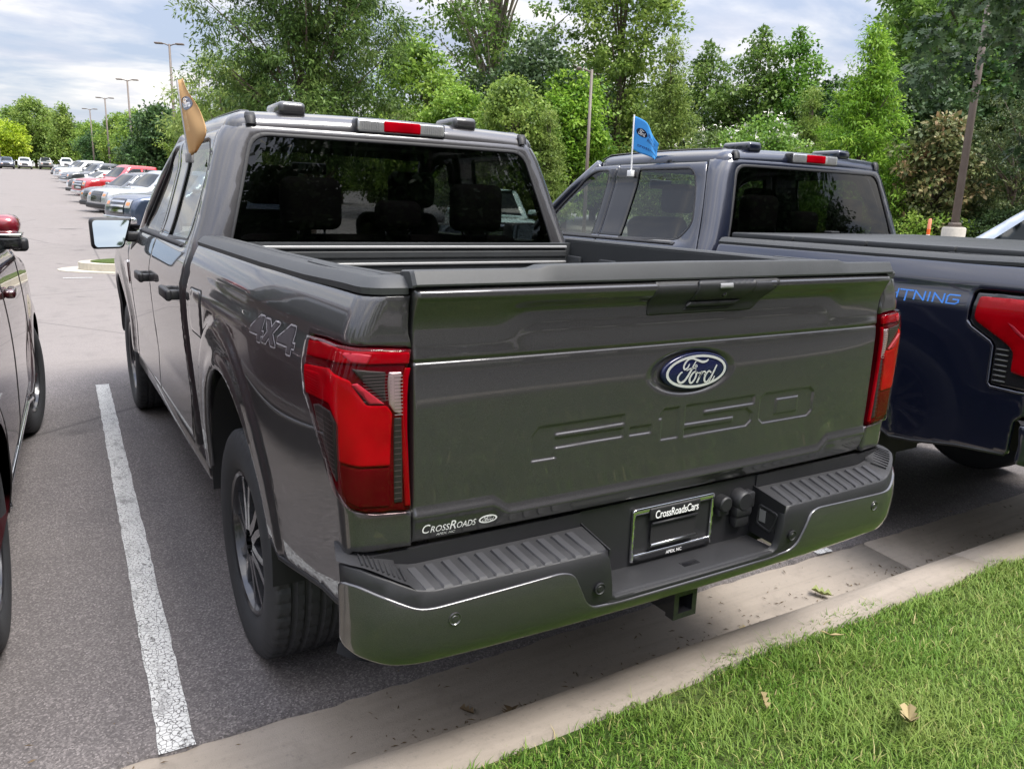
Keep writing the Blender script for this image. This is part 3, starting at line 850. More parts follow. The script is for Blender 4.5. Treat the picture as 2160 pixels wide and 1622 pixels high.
    word('APEX, NC', -.030, .030, .622, .0115, y0-.0115, .012)
    # pocket in the bracket
    b = MB(); b.box((-.085, y0-.004, .660), (.085, y0-.002, .722)); b.build('spare_access_hole', M_DARK, pl)
    b = MB(); b.tube([(-.085, y0-.008, .660), (.085, y0-.008, .660)], .005, 8); b.build('access_lip', M_ALU, pl, True)
    b = MB(); b.tube([(-.085, y0-.008, .724), (.085, y0-.008, .724)], .004, 8); b.build('access_brow', M_BLACK, pl, True)
    # trailer sockets
    so = MB(); so.lathe([(-.030, .0), (-.030, .020), (-.026, .024), (0, .025)], 24, 'y', (.185, -1.088, .738)).rbox((.165, -1.108, .70), (.207, -1.09, .722), .004)
    so.build('trailer_socket', M_BLACK, t, True, 40)
    so = MB(); so.lathe([(-.038, .0), (-.038, .026), (-.033, .031), (0, .034)], 28, 'y', (.256, -1.088, .738))
    so.rbox((.224, -1.124, .690), (.290, -1.09, .722), .008).rbox((.228, -1.118, .655), (.286, -1.09, .692), .008).rbox((.268, -1.125, .715), (.296, -1.09, .765), .006)
    so.build('trailer_socket', M_BLACK, t, True, 40)
    # lamp in each recess wall
    for sg in (-1, 1):
        x0 = sg*.320
        ol = rounded([(-1.195, .712), (-1.120, .722), (-1.112, .652), (-1.172, .640)], .012); il = rounded([(-1.188, .704), (-1.127, .713), (-1.120, .660), (-1.168, .650)], .010)
        lf = lambda P: np.stack([np.full(len(P), x0-sg*.002), P[:, 0], P[:, 1]], 1)
        l = panel('step_lamp', ol, lf, M_PAD, t, holes=[il], spacing=.02, lip=.004, rnd=.001, flip=(sg > 0), ring=.002)
        b = MB(); b.box((min(x0, x0+sg*.012)+.0005, -1.186, .648), (max(x0, x0+sg*.012)-.0005, -1.122, .712)); b.build('lamp_hollow', M_DARK, l)
        b = MB(); b.box((x0-sg*.001-.0006, -1.150, .668), (x0-sg*.001+.0006, -1.126, .706)); b.build('lamp_lens', M_CLEARL, l)
    # parking sensors
    for s, z in ((-.757, .668), (.757, .668), (-.356, .650), (.356, .650)):
        P = np.array([[s, z]]); c = bump_lift(P)[0]; n = lift_normals(bump_lift, P)[0]
        R4 = Vector(n).to_track_quat('Z', 'Y').to_matrix().to_4x4(); R4.translation = Vector(c)
        b = MB(); b.lathe([(.0, .016), (.0045, .016), (.0055, .0145), (.0035, .0125), (.0035, .0085), (.005, .0075), (.005, 0)], 28, 'z')
        b.v = [tuple(R4 @ Vector(p)) for p in b.v]
        b.build('parking_sensor', pm if abs(s) > .5 else M_BLACK, t, True, 30)
    # hitch receiver
    h = MB(); a, i_ = .037, .026
    sq = lambda k, yy: [(-k, yy, .492-k), (k, yy, .492-k), (k, yy, .492+k), (-k, yy, .492+k)]
    V = sq(a, -.85)+sq(a, -1.165)+sq(a+.006, -1.135)+sq(a+.006, -1.168)+sq(i_, -1.168)+sq(i_, -.95)
    F = []
    def wall(p, q): 
        for k in range(4): F.append((p+k, p+(k+1) % 4, q+(k+1) % 4, q+k))
    wall(0, 4); wall(4, 8); wall(8, 12); wall(12, 16); wall(16, 20); F.append((20, 21, 22, 23))
    h.add(V, F); h.build('hitch_receiver', M_GLOSS, t)
    return t

# ------------------------------------------------------------------ the pickup
BED_TOP = 1.386
def make_pickup(name, label, loc, pm, rear='grey', flagless=True):
    root = thing(name, label, 'pickup truck', loc)
    # wheels
    for (x, y, r) in ((-.835, 0, False), (.835, 0, True), (-.835, 3.694, False), (.835, 3.694, True)):
        make_wheel(root, (x, y, .400), r)
    # ---------------- bed sides
    for mir in (False, True):
        e = lambda z: bed_end(z)
        arch = ell(.035, .52, .455, .490, 0, 180, 26)[::-1]        # from rear (-) to front (+)
        if rear == 'grey':
            cut = [(e(1.274), 1.274), (bed_at(-.905, 1.280), 1.280), (-1.04, 1.281), (-.951, 1.279), (-.842, 1.272), (-.855, 1.222), (-.865, 1.180), (-.875, 1.138), (-.910, 1.108), (-.981, 1.021), (-1.034, .952), (-1.067, .921), (-1.092, .910), (bed_at(-.90, .901), .901), (e(.896), .896)]
            low = [(e(.812), .812), (-1.13, .812), (-1.075, .812), (-1.062, .80), (-1.058, .74), (-1.072, .668)]
        else:
            cut = [(e(1.285), 1.285), (-.93, 1.285), (-.80, 1.283), (-.782, 1.265), (-.782, 1.150), (-.80, 1.125), (-.885, 1.075), (-.898, 1.06), (-.898, .905), (-.91, .888), (-1.02, .885), (e(.885), .885)]
            low = [(e(.80), .80), (-1.10, .80), (-1.045, .79), (-1.020, .76), (-1.012, .62)]
        outl = [(.722, .50), (.722, BED_TOP)]+[(k, BED_TOP) for k in (.2, -.4, -1.0)]+[(e(BED_TOP), BED_TOP)]+cut+low
        outl += [(-.95, .640), (-.86, .632), (-.73, .605), (-.56, .568), (-.50, .565), (-.43, .60)] if rear == 'grey' else [(-.8, .605), (-.60, .572), (-.50, .565), (-.43, .60)]
        outl += arch[1:-1]+[(.50, .52), (.56, .50)]
        bs = panel('bedside', outl, bed_lift, pm, root, spacing=.016, seg=.016, lip=.016, rnd=.002, flip=True, mirror=mir)
        # black edge lip behind the wheel
        pts = [(-.44, .595), (-.50, .560), (-.56, .562), (-.73, .600), (-.86, .627), (-.95, .635), (-1.06, .660)] if rear == 'grey' else [(-.44, .595), (-.50, .560), (-.60, .566), (-.8, .600), (-1.0, .615)]
        P = bed_lift(np.array(pts)); P[:, 0] += .004
        if mir: P[:, 0] *= -1
        MB().tube(P, .008, 8).build('edge_guard', M_BLACK, bs, True)
        # fuel door on the driver side
        if not mir:
            fd = rounded([(.395, 1.060), (.615, 1.060), (.640, 1.09), (.625, 1.225), (.400, 1.232)], .025)
            if rear == 'grey':
                f = panel('fuel_door', fd, bed_lift, pm, bs, spacing=.02, off=.0035, lip=.004, rnd=.0025, flip=True)
                P = np.array(rounded([(.390, 1.055), (.618, 1.055), (.646, 1.088), (.631, 1.230), (.395, 1.238)], .026)); 
                panel('fuel_door_seam', [tuple(p) for p in P], bed_lift, M_DARK, bs, spacing=.03, off=.0015, lip=.001, rnd=0, flip=True)
        # wheel-house liner
        b = MB(); prof = ell(.035, .50, .465, .490, -8, 188, 24); sg = 1 if mir else -1
        vs = []
        for xx in (.972, .60):
            for (yy, zz) in prof: vs.append((sg*xx, yy, zz))
        n = len(prof); fs = [(i, i+1, n+i+1, n+i) for i in range(n-1)]+[tuple(n+i for i in range(n))]
        b.add(vs, fs).build('wheel_liner', M_DARK, root, True)
        # rail cap
        S = np.array([.722, .5, .1, -.3, -.7, -.9, -.98, YR+RC]+[YR+RC-RC*a for a in (.4, .8, 1.2, PI/2)])
        pr_ = [(-.010, -.004), (.003, -.004), (.004, .010), (.000, .014), (-.016, .030), (-.020, .032), (-.056, .034), (-.058, .0315), (-.064, .0315), (-.066, .034), (-.094, .033), (-.100, .027), (-.100, -.03)]
        S = np.concatenate([S, [bed_end(BED_TOP, .822)]])
        C = bed_lift(np.stack([S, np.full(len(S), BED_TOP)], 1)); N = -lift_normals(bed_lift, np.stack([S, np.full(len(S), BED_TOP)], 1)); N[:, 2] = 0; N /= np.linalg.norm(N, axis=1)[:, None]
        N[-1] = (0, -1, 0); N[-2] = (0, -1, 0)
        vs = []
        for i in range(len(S)):
            for (o_, z_) in pr_:
                k = o_
                if i >= 8 and o_ < -.03: k = -.03+(o_+.03)*.45
                v = C[i]+N[i]*k; vs.append((v[0]*(-1 if mir else 1), v[1], BED_TOP+z_+.006*float(sstep(-.7, -1.0, S[i]))))
        n = len(pr_); fs = [(i*n+k, (i+1)*n+k, (i+1)*n+k+1, i*n+k+1) for i in range(len(S)-1) for k in range(n-1)]
        fs += [tuple(range(n)), tuple((len(S)-1)*n+k for k in range(n-1, -1, -1))]
        o = mk('rail_cap', vs, fs, M_CAP, root); sharpen(o.data, 22)
        # stake pocket covers on the cap
        for (y0, y1) in ((-.86, -.60), (-.95, -.88)):
            xx = -.878 if not mir else .878
            b = MB(); b.rbox((xx-.012, y0, BED_TOP+.028), (xx+.012, y1, BED_TOP+.0365), .0015); b.build('pocket_cover', M_CAP, o)
        # inner bed wall with ribs
        xi = .83
        sgn = 1 if mir else -1
        b = MB(); b.box((min(sgn*xi, sgn*(xi+.01)), -1.03, .88), (max(sgn*xi, sgn*(xi+.01)), .66, BED_TOP+.02)); iw = b.build('inner_wall', M_CAP, root)
        for k in range(6):
            yy = -.85+k*.28
            b = MB(); b.rbox((min(sgn*(xi-.022), sgn*(xi+.001)), yy, .90), (max(sgn*(xi-.022), sgn*(xi+.001)), yy+.13, BED_TOP-.05), .01); b.build('pressed_rib', M_CAP, iw, False, 40)
    # bed floor and front wall
    b = MB(); b.box((-.85, -1.04, .86), (.85, .67, .885))
    fl = b.build('bed_floor', M_CAP, root)
    for k in range(10):
        x = -.72+k*.16; b = MB(); b.rbox((x-.045, -1.03, .884), (x+.045, .66, .897), .006); b.build('floor_rib', M_CAP, fl)
    b = MB(); b.box((-.88, .66, .86), (.88, .70, BED_TOP+.01)); fw = b.build('front_wall', M_CAP, root)
    for z0, m_ in ((1.372, M_ALUD), (1.298, M_ALUD)):
        b = MB(); b.rbox((-.80, .648, z0), (.80, .661, z0+.012), .003); b.build('wall_strip', m_, fw)
    for z0 in (1.33, 1.24, 1.15, 1.06):
        b = MB(); b.rbox((-.80, .652, z0), (.80, .661, z0+.03), .006); b.build('pressed_rib', M_CAP, fw)
    # ---------------- cab
    cab = bpy.data.objects.new('cab', None); cab.empty_display_size = .2; link(cab, root)
    dr = [(.868, .50), (.868, 1.0), (.868, 1.30), (.90, 1.42), (.945, 1.60), (1.0, 1.78), (1.03, 1.871)]
    Lq = cpoly(dr+[(1.03, 1.8621)])[:]
    Lq = [(cq(p[0], p[1]), p[1]) for p in dr]
    Rq = [(-q, z) for q, z in Lq][::-1]
    hole = rounded([(-.805, 1.372), (.805, 1.372), (.674, 1.838), (-.674, 1.838)], [.02, .02, .07, .07], 6)
    wall = Lq+Rq
    panel('cab_back', wall, cab_lift, pm, cab, holes=[hole], spacing=.03, seg=.012, lip=.03, rnd=.002)
    g = panel('rear_window', rounded([(-.800, 1.377), (.800, 1.377), (.669, 1.833), (-.669, 1.833)], [.02, .02, .07, .07], 6), cab_lift, M_GL_DARK, cab, spacing=.05, off=-.004, lip=0, rnd=0)
    hr = rounded([(-.797, 1.380), (.797, 1.380), (.666, 1.830), (-.666, 1.830)], [.02, .02, .07, .07], 6)
    hi = rounded([(-.765, 1.402), (.765, 1.402), (.640, 1.812), (-.640, 1.812)], [.02, .02, .06, .06], 6)
    panel('window_frit', hr, cab_lift, M_GLOSS, g, holes=[hi], spacing=.03, off=-.008, lip=0, rnd=0)
    sl = rounded([(-.812, 1.365), (.812, 1.365), (.681, 1.845), (-.681, 1.845)], [.02, .02, .07, .07], 6)
    panel('window_seal', sl, cab_lift, M_BLACK, g, holes=[rounded([(-.797, 1.380), (.797, 1.380), (.667, 1.830), (-.667, 1.830)], [.02, .02, .07, .07], 6)], spacing=.03, seg=.008, off=.0035, lip=.008, rnd=.001, ring=.002)
    # roof
    ro = rounded([(-.765, YB(1.868)+BOW), (.765, YB(1.868)+BOW), (.765, 1.6), (.745, 2.15), (.60, 2.30), (-.60, 2.30), (-.745, 2.15), (-.765, 1.6)], [.10, .10, .3, .1, .1, .1, .1, .3], 8)
    ro = [(x, y-(BOW*(1-min(1, (x/.68)**2)) if y < 1.2 else 0)) for x, y in ro]
    rs = resample(ro, .02)
    def roof_lift(P):
        d = np.minimum(polydist(P, rs), .085); d = np.where(inside(P, rs) | (d < .003), d, 0)
        drop = .085-np.sqrt(np.maximum(.085**2-(.085-d)**2, 0))
        z = 1.956-.020*(P[:, 0]/.76)**2-.012*((P[:, 1]-1.5)/.7)**2-drop*.88
        return np.stack([P[:, 0], P[:, 1], z], 1)
    ex = []
    for dd in (.010, .018, .030, .046, .066, .088):
        q = offset_poly(rs, dd); ok = inside(q, rs) & (polydist(q, rs) > dd*.93); ex.append(q[ok])
    rf = panel('roof', [tuple(p) for p in rs], roof_lift, pm, cab, spacing=.03, seg=.03, lip=.022, rnd=0, ring=.004, extra=np.concatenate(ex))
    for sg in (-1, 1):
        pts = np.array([(sg*.672, y) for y in np.linspace(.918, 2.2, 14)]); X = roof_lift(pts)
        b = MB(); vs = []
        for (x, y, z) in X: vs += [(x-.022, y, z+.001), (x-.018, y, z+.007), (x+.018, y, z+.007), (x+.022, y, z+.001)]
        # wrap down over the rear edge
        lead = [(sg*.672, YB(1.868)+BOW*.9-.004, 1.874), (sg*.672, YB(1.868)+BOW*.9+.004, 1.906), (sg*.672, YB(1.868)+BOW*.9+.018, 1.922)]
        L = []
        for (x, y, z) in lead: L += [(x-.022, y+.004, z-.003), (x-.018, y-.004, z+.003), (x+.018, y-.004, z+.003), (x+.022, y+.004, z-.003)]
        vs = L+vs; n = len(vs)//4
        fs = [(i*4+k, (i+1)*4+k, (i+1)*4+k+1, i*4+k+1) for i in range(n-1) for k in range(3)]
        b.add(vs, fs).build('roof_ditch_strip', M_BLACK, rf, True)
    for (x0, x1) in ((-.545, -.425), (.300, .425)):
        b = MB(); b.rbox((x0, .93, 1.925), (x1, 1.16, 1.985), .022, 4); b.build('roof_antenna', pm, rf, True)
    # high brake lamp
    b = MB(); b.rbox((-.215, YB(1.87)-.008, 1.876), (.215, YB(1.87)+.07, 1.931), .010, 3); hb = b.build('high_brake_light', M_CLEARL, cab, True)
    b = MB(); b.rbox((-.092, YB(1.87)-.012, 1.880), (.092, YB(1.87)+.06, 1.9285), .008, 3); b.build('red_lens', M_REDLIT, hb, True)
    b = MB(); b.rbox((-.221, YB(1.87)-.003, 1.869), (.221, YB(1.87)+.06, 1.936), .010, 3); b.build('lamp_bezel', M_GLOSS, hb, True)
    for k in range(8):
        for sg in (-1, 1):
            x = sg*(.115+k*.011); b = MB(); b.box((x-.0012, YB(1.87)-.0105, 1.886), (x+.0012, YB(1.87)-.004, 1.924)); b.build('lens_rib', mat('lens_rib', (.35, .35, .36), .2, .5), hb)
    # doors
    rear_door = [(.876, .53), (1.893, .53), (1.893, 1.30), (1.885, 1.858), (1.042, 1.858), (1.010, 1.78), (.955, 1.60), (.912, 1.42), (.878, 1.30), (.876, 1.0)]
    rear_win = rounded([(1.675, 1.378), (1.10, 1.388), (1.005, 1.49), (1.065, 1.67), (1.135, 1.815), (1.655, 1.815)], [.01, .06, .05, .05, .05, .01], 5)
    front_door = [(1.902, .53), (2.93, .53), (2.945, 1.18), (2.90, 1.262), (2.72, 1.40), (2.50, 1.60), (2.28, 1.78), (2.16, 1.850), (1.895, 1.858), (1.902, 1.30)]
    front_win = rounded([(1.99, 1.378), (2.645, 1.375), (2.63, 1.42), (2.44, 1.60), (2.24, 1.765), (2.13, 1.815), (1.985, 1.815)], [.01, .02, .02, .05, .05, .05, .01], 5)
    for mir in (False, True):
        for nm, out, win, hy in (('rear_door', rear_door, rear_win, (.925, 1.155)), ('front_door', front_door, front_win, (1.935, 2.165))):
            d = panel(nm.split('_')[1], cpoly(out, .04), cab_lift, pm, cab, holes=[cpoly(win, .04)], spacing=.022, seg=.03, lip=.02, rnd=.002, mirror=mir)
            wi = offset_poly(np.array(cpoly(win, .04)), -.004)
            panel('window', [tuple(p) for p in wi], cab_lift, M_GL_SIDE if nm[0] == 'f' else M_GL_SIDE, d, spacing=.05, off=-.006, lip=0, rnd=0, mirror=mir)
            wo = offset_poly(np.array(cpoly(win, .04)), -.014)
            panel('window_trim', [tuple(p) for p in wo], cab_lift, M_BLACK, d, holes=[cpoly(win, .04)], spacing=.03, off=.002, lip=.006, rnd=.001, ring=.002, mirror=mir)
            bp = [(1.662, 1.378), (1.888, 1.378), (1.884, 1.835), (1.645, 1.830)] if nm[0] == 'r' else [(1.905, 1.378), (1.978, 1.378), (1.974, 1.83), (1.899, 1.835)]
            panel('pillar_trim', cpoly(bp, .04), cab_lift, M_GLOSS, d, spacing=.03, off=.0035, lip=.006, rnd=.001, mirror=mir)
            # handle: pull bar on two feet
            sg = 1 if mir else -1
            zc = 1.162 if nm[0] == 'r' else 1.140
            b = MB(); x0 = sg*.996
            b.rbox((min(x0+sg*.026, x0+sg*.052), hy[0], zc-.026), (max(x0+sg*.026, x0+sg*.052), hy[1], zc+.022), .010, 3)
            b.rbox((min(x0-sg*.01, x0+sg*.036), hy[1]-.05, zc-.022), (max(x0-sg*.01, x0+sg*.036), hy[1]-.008, zc+.018), .008, 2)
            b.rbox((min(x0-sg*.01, x0+sg*.036), hy[0]+.006, zc-.022), (max(x0-sg*.01, x0+sg*.036), hy[0]+.07, zc+.018), .008, 2)
            b.build('door_handle', M_BLACK, d, True, 40)
        # belt strip
        bl = [(1.10, 1.352), (2.66, 1.352), (2.66, 1.366), (1.10, 1.366)]
        panel('belt_moulding', cpoly(bl, .04), cab_lift, M_BLACK, cab, spacing=.03, off=.006, lip=.006, rnd=.002, mirror=mir, ring=.003)
        # rocker
        b = MB(); sg = 1 if mir else -1
        b.rbox((min(sg*.80, sg*.965), .60, .42), (max(sg*.80, sg*.965), 3.16, .535), .03, 3); b.build('rocker', pm, cab, True, 60)
        # front fender
        arch = ell(3.69, .52, .455, .490, 180, 0, 24)
        fo = [(2.95, .53)]+arch+[(4.20, .50), (4.62, .55), (4.66, .80), (4.62, 1.10), (4.50, 1.185), (4.1, 1.205), (3.5, 1.228), (2.98, 1.252), (2.957, 1.18)]
        panel('fender', cpoly(fo, .05), cab_lift, pm, root, spacing=.026, seg=.03, lip=.016, rnd=.002, mirror=mir)
        vs = []; prof = ell(3.694, .50, .465, .490, -8, 188, 24)
        for xx in (.955, .58):
            for (yy, zz) in prof: vs.append((sg*xx, yy, zz))
        n = len(prof); fs = [(i, i+1, n+i+1, n+i) for i in range(n-1)]+[tuple(n+i for i in range(n))]
        mk('wheel_liner', vs, fs, M_DARK, root)
        # fender badge plate behind the front wheel
        vt = [(3.02, 1.00), (3.20, 1.02), (3.24, 1.13), (3.03, 1.15)]
        panel('fender_vent', cpoly(vt, .05), cab_lift, M_CHROME, root, spacing=.03, off=.006, lip=.006, rnd=.002, mirror=mir)
        # door mirror: housing, arm and glass
        mr = bpy.data.objects.new('door_mirror', None); mr.empty_display_size = .05; link(mr, root)
        ring0 = rounded([(-1.222, 1.425), (-.992, 1.428), (-1.000, 1.400), (-1.048, 1.250), (-1.205, 1.245), (-1.218, 1.262)], [.03, .02, .02, .025, .025, .03], 4)
        cxm = -1.115; czm = 1.34; vs = []; n = len(ring0)
        for sc, yy in ((.93, 2.618), (1.0, 2.628), (1.02, 2.66), (.98, 2.71), (.80, 2.76), (.45, 2.79)):
            for (x, z) in ring0: vs.append((sg*-(cxm+(x-cxm)*sc), yy+.04*(x+1.115), czm+(z-czm)*sc))
        fs = [(r*n+i, r*n+(i+1) % n, (r+1)*n+(i+1) % n, (r+1)*n+i) for r in range(5) for i in range(n)]+[tuple(5*n+i for i in range(n)), tuple(range(n))]
        o = mk('housing', vs, fs, M_BLACK, mr); sharpen(o.data, 60)
        vs = [(sg*-(cxm+(x-cxm)*.86), 2.5965-.05*(x-cxm)*.86+.16*(z-czm)*.86, czm+(z-czm)*.86) for (x, z) in ring0]
        mk('mirror_glass', vs, [tuple(range(n))], M_MIRROR, mr, False)
        b = MB(); b.rbox((min(sg*.90, sg*1.03), 2.66, 1.285), (max(sg*.90, sg*1.03), 2.735, 1.345), .015, 3); b.build('mirror_arm', M_BLACK, mr, True, 60)
        sail = [(2.56, 1.372), (2.83, 1.29), (2.83, 1.23), (2.52, 1.31)]
        panel('mirror_sail', cpoly(sail, .03), cab_lift, M_BLACK, mr, spacing=.03, off=.004, lip=.006, rnd=.002, mirror=mir)
    # windscreen, cowl, hood, nose
    ws = [(-.70, 0), (.70, 0), (.84, 1), (-.84, 1)]
    def wind_lift(P):
        t = P[:, 1]; x = P[:, 0]; k = (x/.80)**2
        return np.stack([x, 2.27+.70*t-.12*k, 1.875-.60*t-.02*k], 1)
    panel('windscreen', [(-.70, 0.0), (.70, 0.0), (.80, .95), (-.80, .95)], wind_lift, M_GL_WIND, cab, spacing=.06, lip=0, rnd=0, ring=0)
    for sg in (-1, 1):
        b = MB(); pts = [(sg*.725, 2.17, 1.862), (sg*.80, 2.42, 1.68), (sg*.865, 2.66, 1.48), (sg*.91, 2.86, 1.29)]
        b.tube(pts, [.045, .042, .042, .045], 10); b.build('windscreen_pillar', pm, cab, True)
    def hood_lift(P):
        x, y = P[:, 0], P[:, 1]; k = np.abs(x)/.93
        z = 1.262-.030*(y-2.95)/1.5-.05*sstep(4.2, 4.65, y)+.045*(1-k**2)*sstep(2.8, 3.1, y)+.02*sstep(.55, .40, np.abs(x))-.06*sstep(.86, .95, np.abs(x))
        return np.stack([x, y, z], 1)
    panel('hood', rounded([(-.93, 2.90), (.93, 2.90), (.92, 4.1), (.84, 4.62), (-.84, 4.62), (-.92, 4.1)], [.05, .05, .2, .1, .1, .2], 5), hood_lift, pm, root, spacing=.05, lip=.03, rnd=.003)
    def nose_lift(P): 
        return np.stack([P[:, 0], 4.67-.12*(P[:, 0]/.9)**2-.03*np.abs(P[:, 1]-.9), P[:, 1]], 1)
    ns = panel('front_fascia', rounded([(-.88, .45), (.88, .45), (.87, 1.17), (-.87, 1.17)], .06), nose_lift, pm, root, spacing=.05, flip=True, lip=.05)
    gr = panel('grille', rounded([(-.60, .78), (.60, .78), (.62, 1.12), (-.62, 1.12)], .05), nose_lift, M_GLOSS, ns, spacing=.05, off=.01, flip=True)
    for k in range(3):
        panel('grille_bar', rounded([(-.56, .84+k*.09), (.56, .84+k*.09), (.56, .875+k*.09), (-.56, .875+k*.09)], .01), nose_lift, M_CHROME, ns, spacing=.05, off=.025, flip=True)
    for sg in (-1, 1):
        panel('headlight', rounded([(sg*.66, .80), (sg*.85, .82), (sg*.85, 1.10), (sg*.64, 1.12)], .03), nose_lift, M_CLEARL, ns, spacing=.05, off=.012, flip=True)
    b = MB(); b.rbox((-.92, 4.52, .50), (.92, 4.78, .70), .05, 3); b.build('front_bumper', M_GLOSS, root, True, 60)
    # ---------------- underbody
    b = MB(); b.box((-.50, -.95, .52), (-.40, 4.3, .66)).box((.40, -.95, .52), (.50, 4.3, .66)).box((-.80, .75, .44), (.80, 3.1, .56)).box((-.80, -1.0, .78), (.80, .70, .86))
    b.box((-.50, -1.0, .58), (.50, -.93, .70)).box((-.9, 3.0, .5), (.9, 4.5, 1.1)); b.build('chassis', M_DARK, root)
    b = MB(); b.tube([(-.75, 0, .40), (.75, 0, .40)], .045, 12).lathe([(-.12, .06), (-.08, .15), (.08, .15), (.12, .06)], 20, 'x', (.05, 0, .40)); b.build('rear_axle', M_DARK, root, True)
    b = MB(); b.lathe([(-.10, .22), (-.10, .34), (.06, .36), (.10, .30), (.10, .20)], 32, 'z', (0, -.62, .62)); b.build('spare_wheel', M_RUBBER, root, True)
    b = MB(); b.tube([(.62, .6, .46), (.66, -.5, .46), (.70, -.9, .44)], .035, 12); b.build('exhaust_pipe', M_ALU, root, True)
    # ---------------- cabin
    inn = bpy.data.objects.new('cabin', None); inn.empty_display_size = .1; link(inn, root)
    b = MB(); b.box((-.80, .80, .60), (.80, 2.9, .64)); b.build('cabin_floor', M_DARK, inn)
    b = MB(); b.rbox((-.78, 2.55, .95), (.78, 2.95, 1.27), .06, 3); b.build('dashboard', M_SEAT, inn, True, 60)
    b = MB(); b.rbox((-.12, 1.9, .64), (.12, 2.6, 1.02), .04); b.build('console', M_SEAT, inn, True, 60)
    b = MB(); b.rbox((-.70, 1.0, .64), (.70, 1.55, .98), .06, 3); b.build('rear_cushion', M_SEAT, inn, True, 60)
    T = Matrix.Translation((0, .98, .95)) @ Matrix.Rotation(rad(-6), 4, 'X')
    b = MB(); b.rbox((-.72, -.06, -.05), (.72, .09, .47), .06, 3, T); b.build('rear_backrest', M_SEAT, inn, True, 60)
    for x in (-.42, 0, .42):
        w = .135 if x else .11; h = .23 if x else .14
        b = MB(); b.rbox((x-w, .86, 1.44), (x+w, .98, 1.44+h), .045, 4); hd = b.build('headrest', M_SEAT, inn, True)
        for e in (-1, 1):
            b = MB(); b.tube([(x+e*.06, .92, 1.38), (x+e*.06, .92, 1.46)], .006, 8); b.build('headrest_post', M_CHROME, hd, True)
    for x in (-.40, .40):
        T = Matrix.Translation((x, 1.78, .90)) @ Matrix.Rotation(rad(-10), 4, 'X')
        b = MB(); b.rbox((-.26, -.07, 0), (.26, .08, .62), .07, 4, T); b.build('front_backrest', M_SEAT, inn, True)
        b = MB(); b.rbox((x-.14, 1.62, 1.54), (x+.14, 1.73, 1.74), .05, 4); b.build('headrest', M_SEAT, inn, True)
        b = MB(); b.rbox((x-.26, 1.75, .64), (x+.26, 2.3, .95), .06, 3); b.build('front_cushion', M_SEAT, inn, True)
    b = MB(); n = 40
    T = Matrix.Translation((-.40, 2.45, 1.19)) @ Matrix.Rotation(rad(65), 4, 'X')
    pts = [T @ Vector((.185*math.cos(2*PI*k/n), .185*math.sin(2*PI*k/n), 0)) for k in range(n+1)]
    b.tube(pts, .016, 8, False); b.tube([T @ Vector((-.18, 0, 0)), T @ Vector((0, 0, .03)), T @ Vector((.18, 0, 0))], .02, 8).tube([T @ Vector((0, 0, .03)), T @ Vector((0, -.18, 0))], .02, 8)
    b.tube([T @ Vector((0, 0, .03)), (-.40, 2.7, 1.10)], .03, 8); b.build('steering_wheel', M_SEAT, inn, True)
    b = MB(); b.rbox((-.11, 2.32, 1.72), (.11, 2.35, 1.79), .015, 3); b.build('interior_mirror', M_BLACK, inn, True)
    b = MB(); b.box((-.70, .95, 1.878), (.70, 2.22, 1.884)); b.build('headliner', mat('headliner_cloth', (.05, .05, .052), .9), inn)
    if flagless is not None: pass
    return root
M_ALUD = mat('worn_bed_edge', (0.42, 0.42, 0.42), 0.45, 0.6)

grey = make_pickup('pickup_truck', 'dark grey metallic crew-cab pickup with open cargo bed, parked tail to the kerb', (0, 0, 0), GREY_PAINT(), 'grey')
make_tailgate(grey, GREY_PAINT(), True)
make_lamp(grey, False); make_lamp(grey, True)
make_bumper(grey, GREY_PAINT())
# outlined drive decal behind the wheel arch, both sides
def drive_decal(root, mir):
    d = bpy.data.objects.new('drive_decal', None); d.empty_display_size = .05; link(d, root)
    x = 0.0
    rows = [('4', -.378, .138), ('x', -.500, .150), ('4', -.632, .142)]
    for ch, y0, w in rows:
        pol = L4X4[ch]
        def mp(p, g=0.0): return (y0-(p[0]*w), 1.191+p[1]*.068+(-.378-(y0-p[0]*w))*.035)
        o = [mp(p) for p in pol]; k = sum(1 for _ in o)
        O = np.array(resample(o, .01)); I = offset_poly(O, .0042); I2 = offset_poly(O, -.0045)
        panel('letter_edge', [tuple(p) for p in I2], bed_lift, mat('decal_silver', (.30, .28, .30), .4, .2), d, spacing=.02, off=.0012, lip=0, rnd=0, ring=0, flip=True, mirror=mir)
        panel('letter_core', [tuple(p) for p in O], bed_lift, mat('decal_dark', (.020, .016, .020), .3), d, spacing=.02, off=.0018, lip=0, rnd=0, ring=0, flip=True, mirror=mir)
        hi = [(p[0], p[1]+.0) for p in I]
        panel('letter_fill', [tuple(p) for p in offset_poly(O, .0035)], bed_lift, mat('decal_mid', (.075, .066, .075), .3, .3), d, spacing=.02, off=.0023, lip=0, rnd=0, ring=0, flip=True, mirror=mir)
drive_decal(grey, False); drive_decal(grey, True)
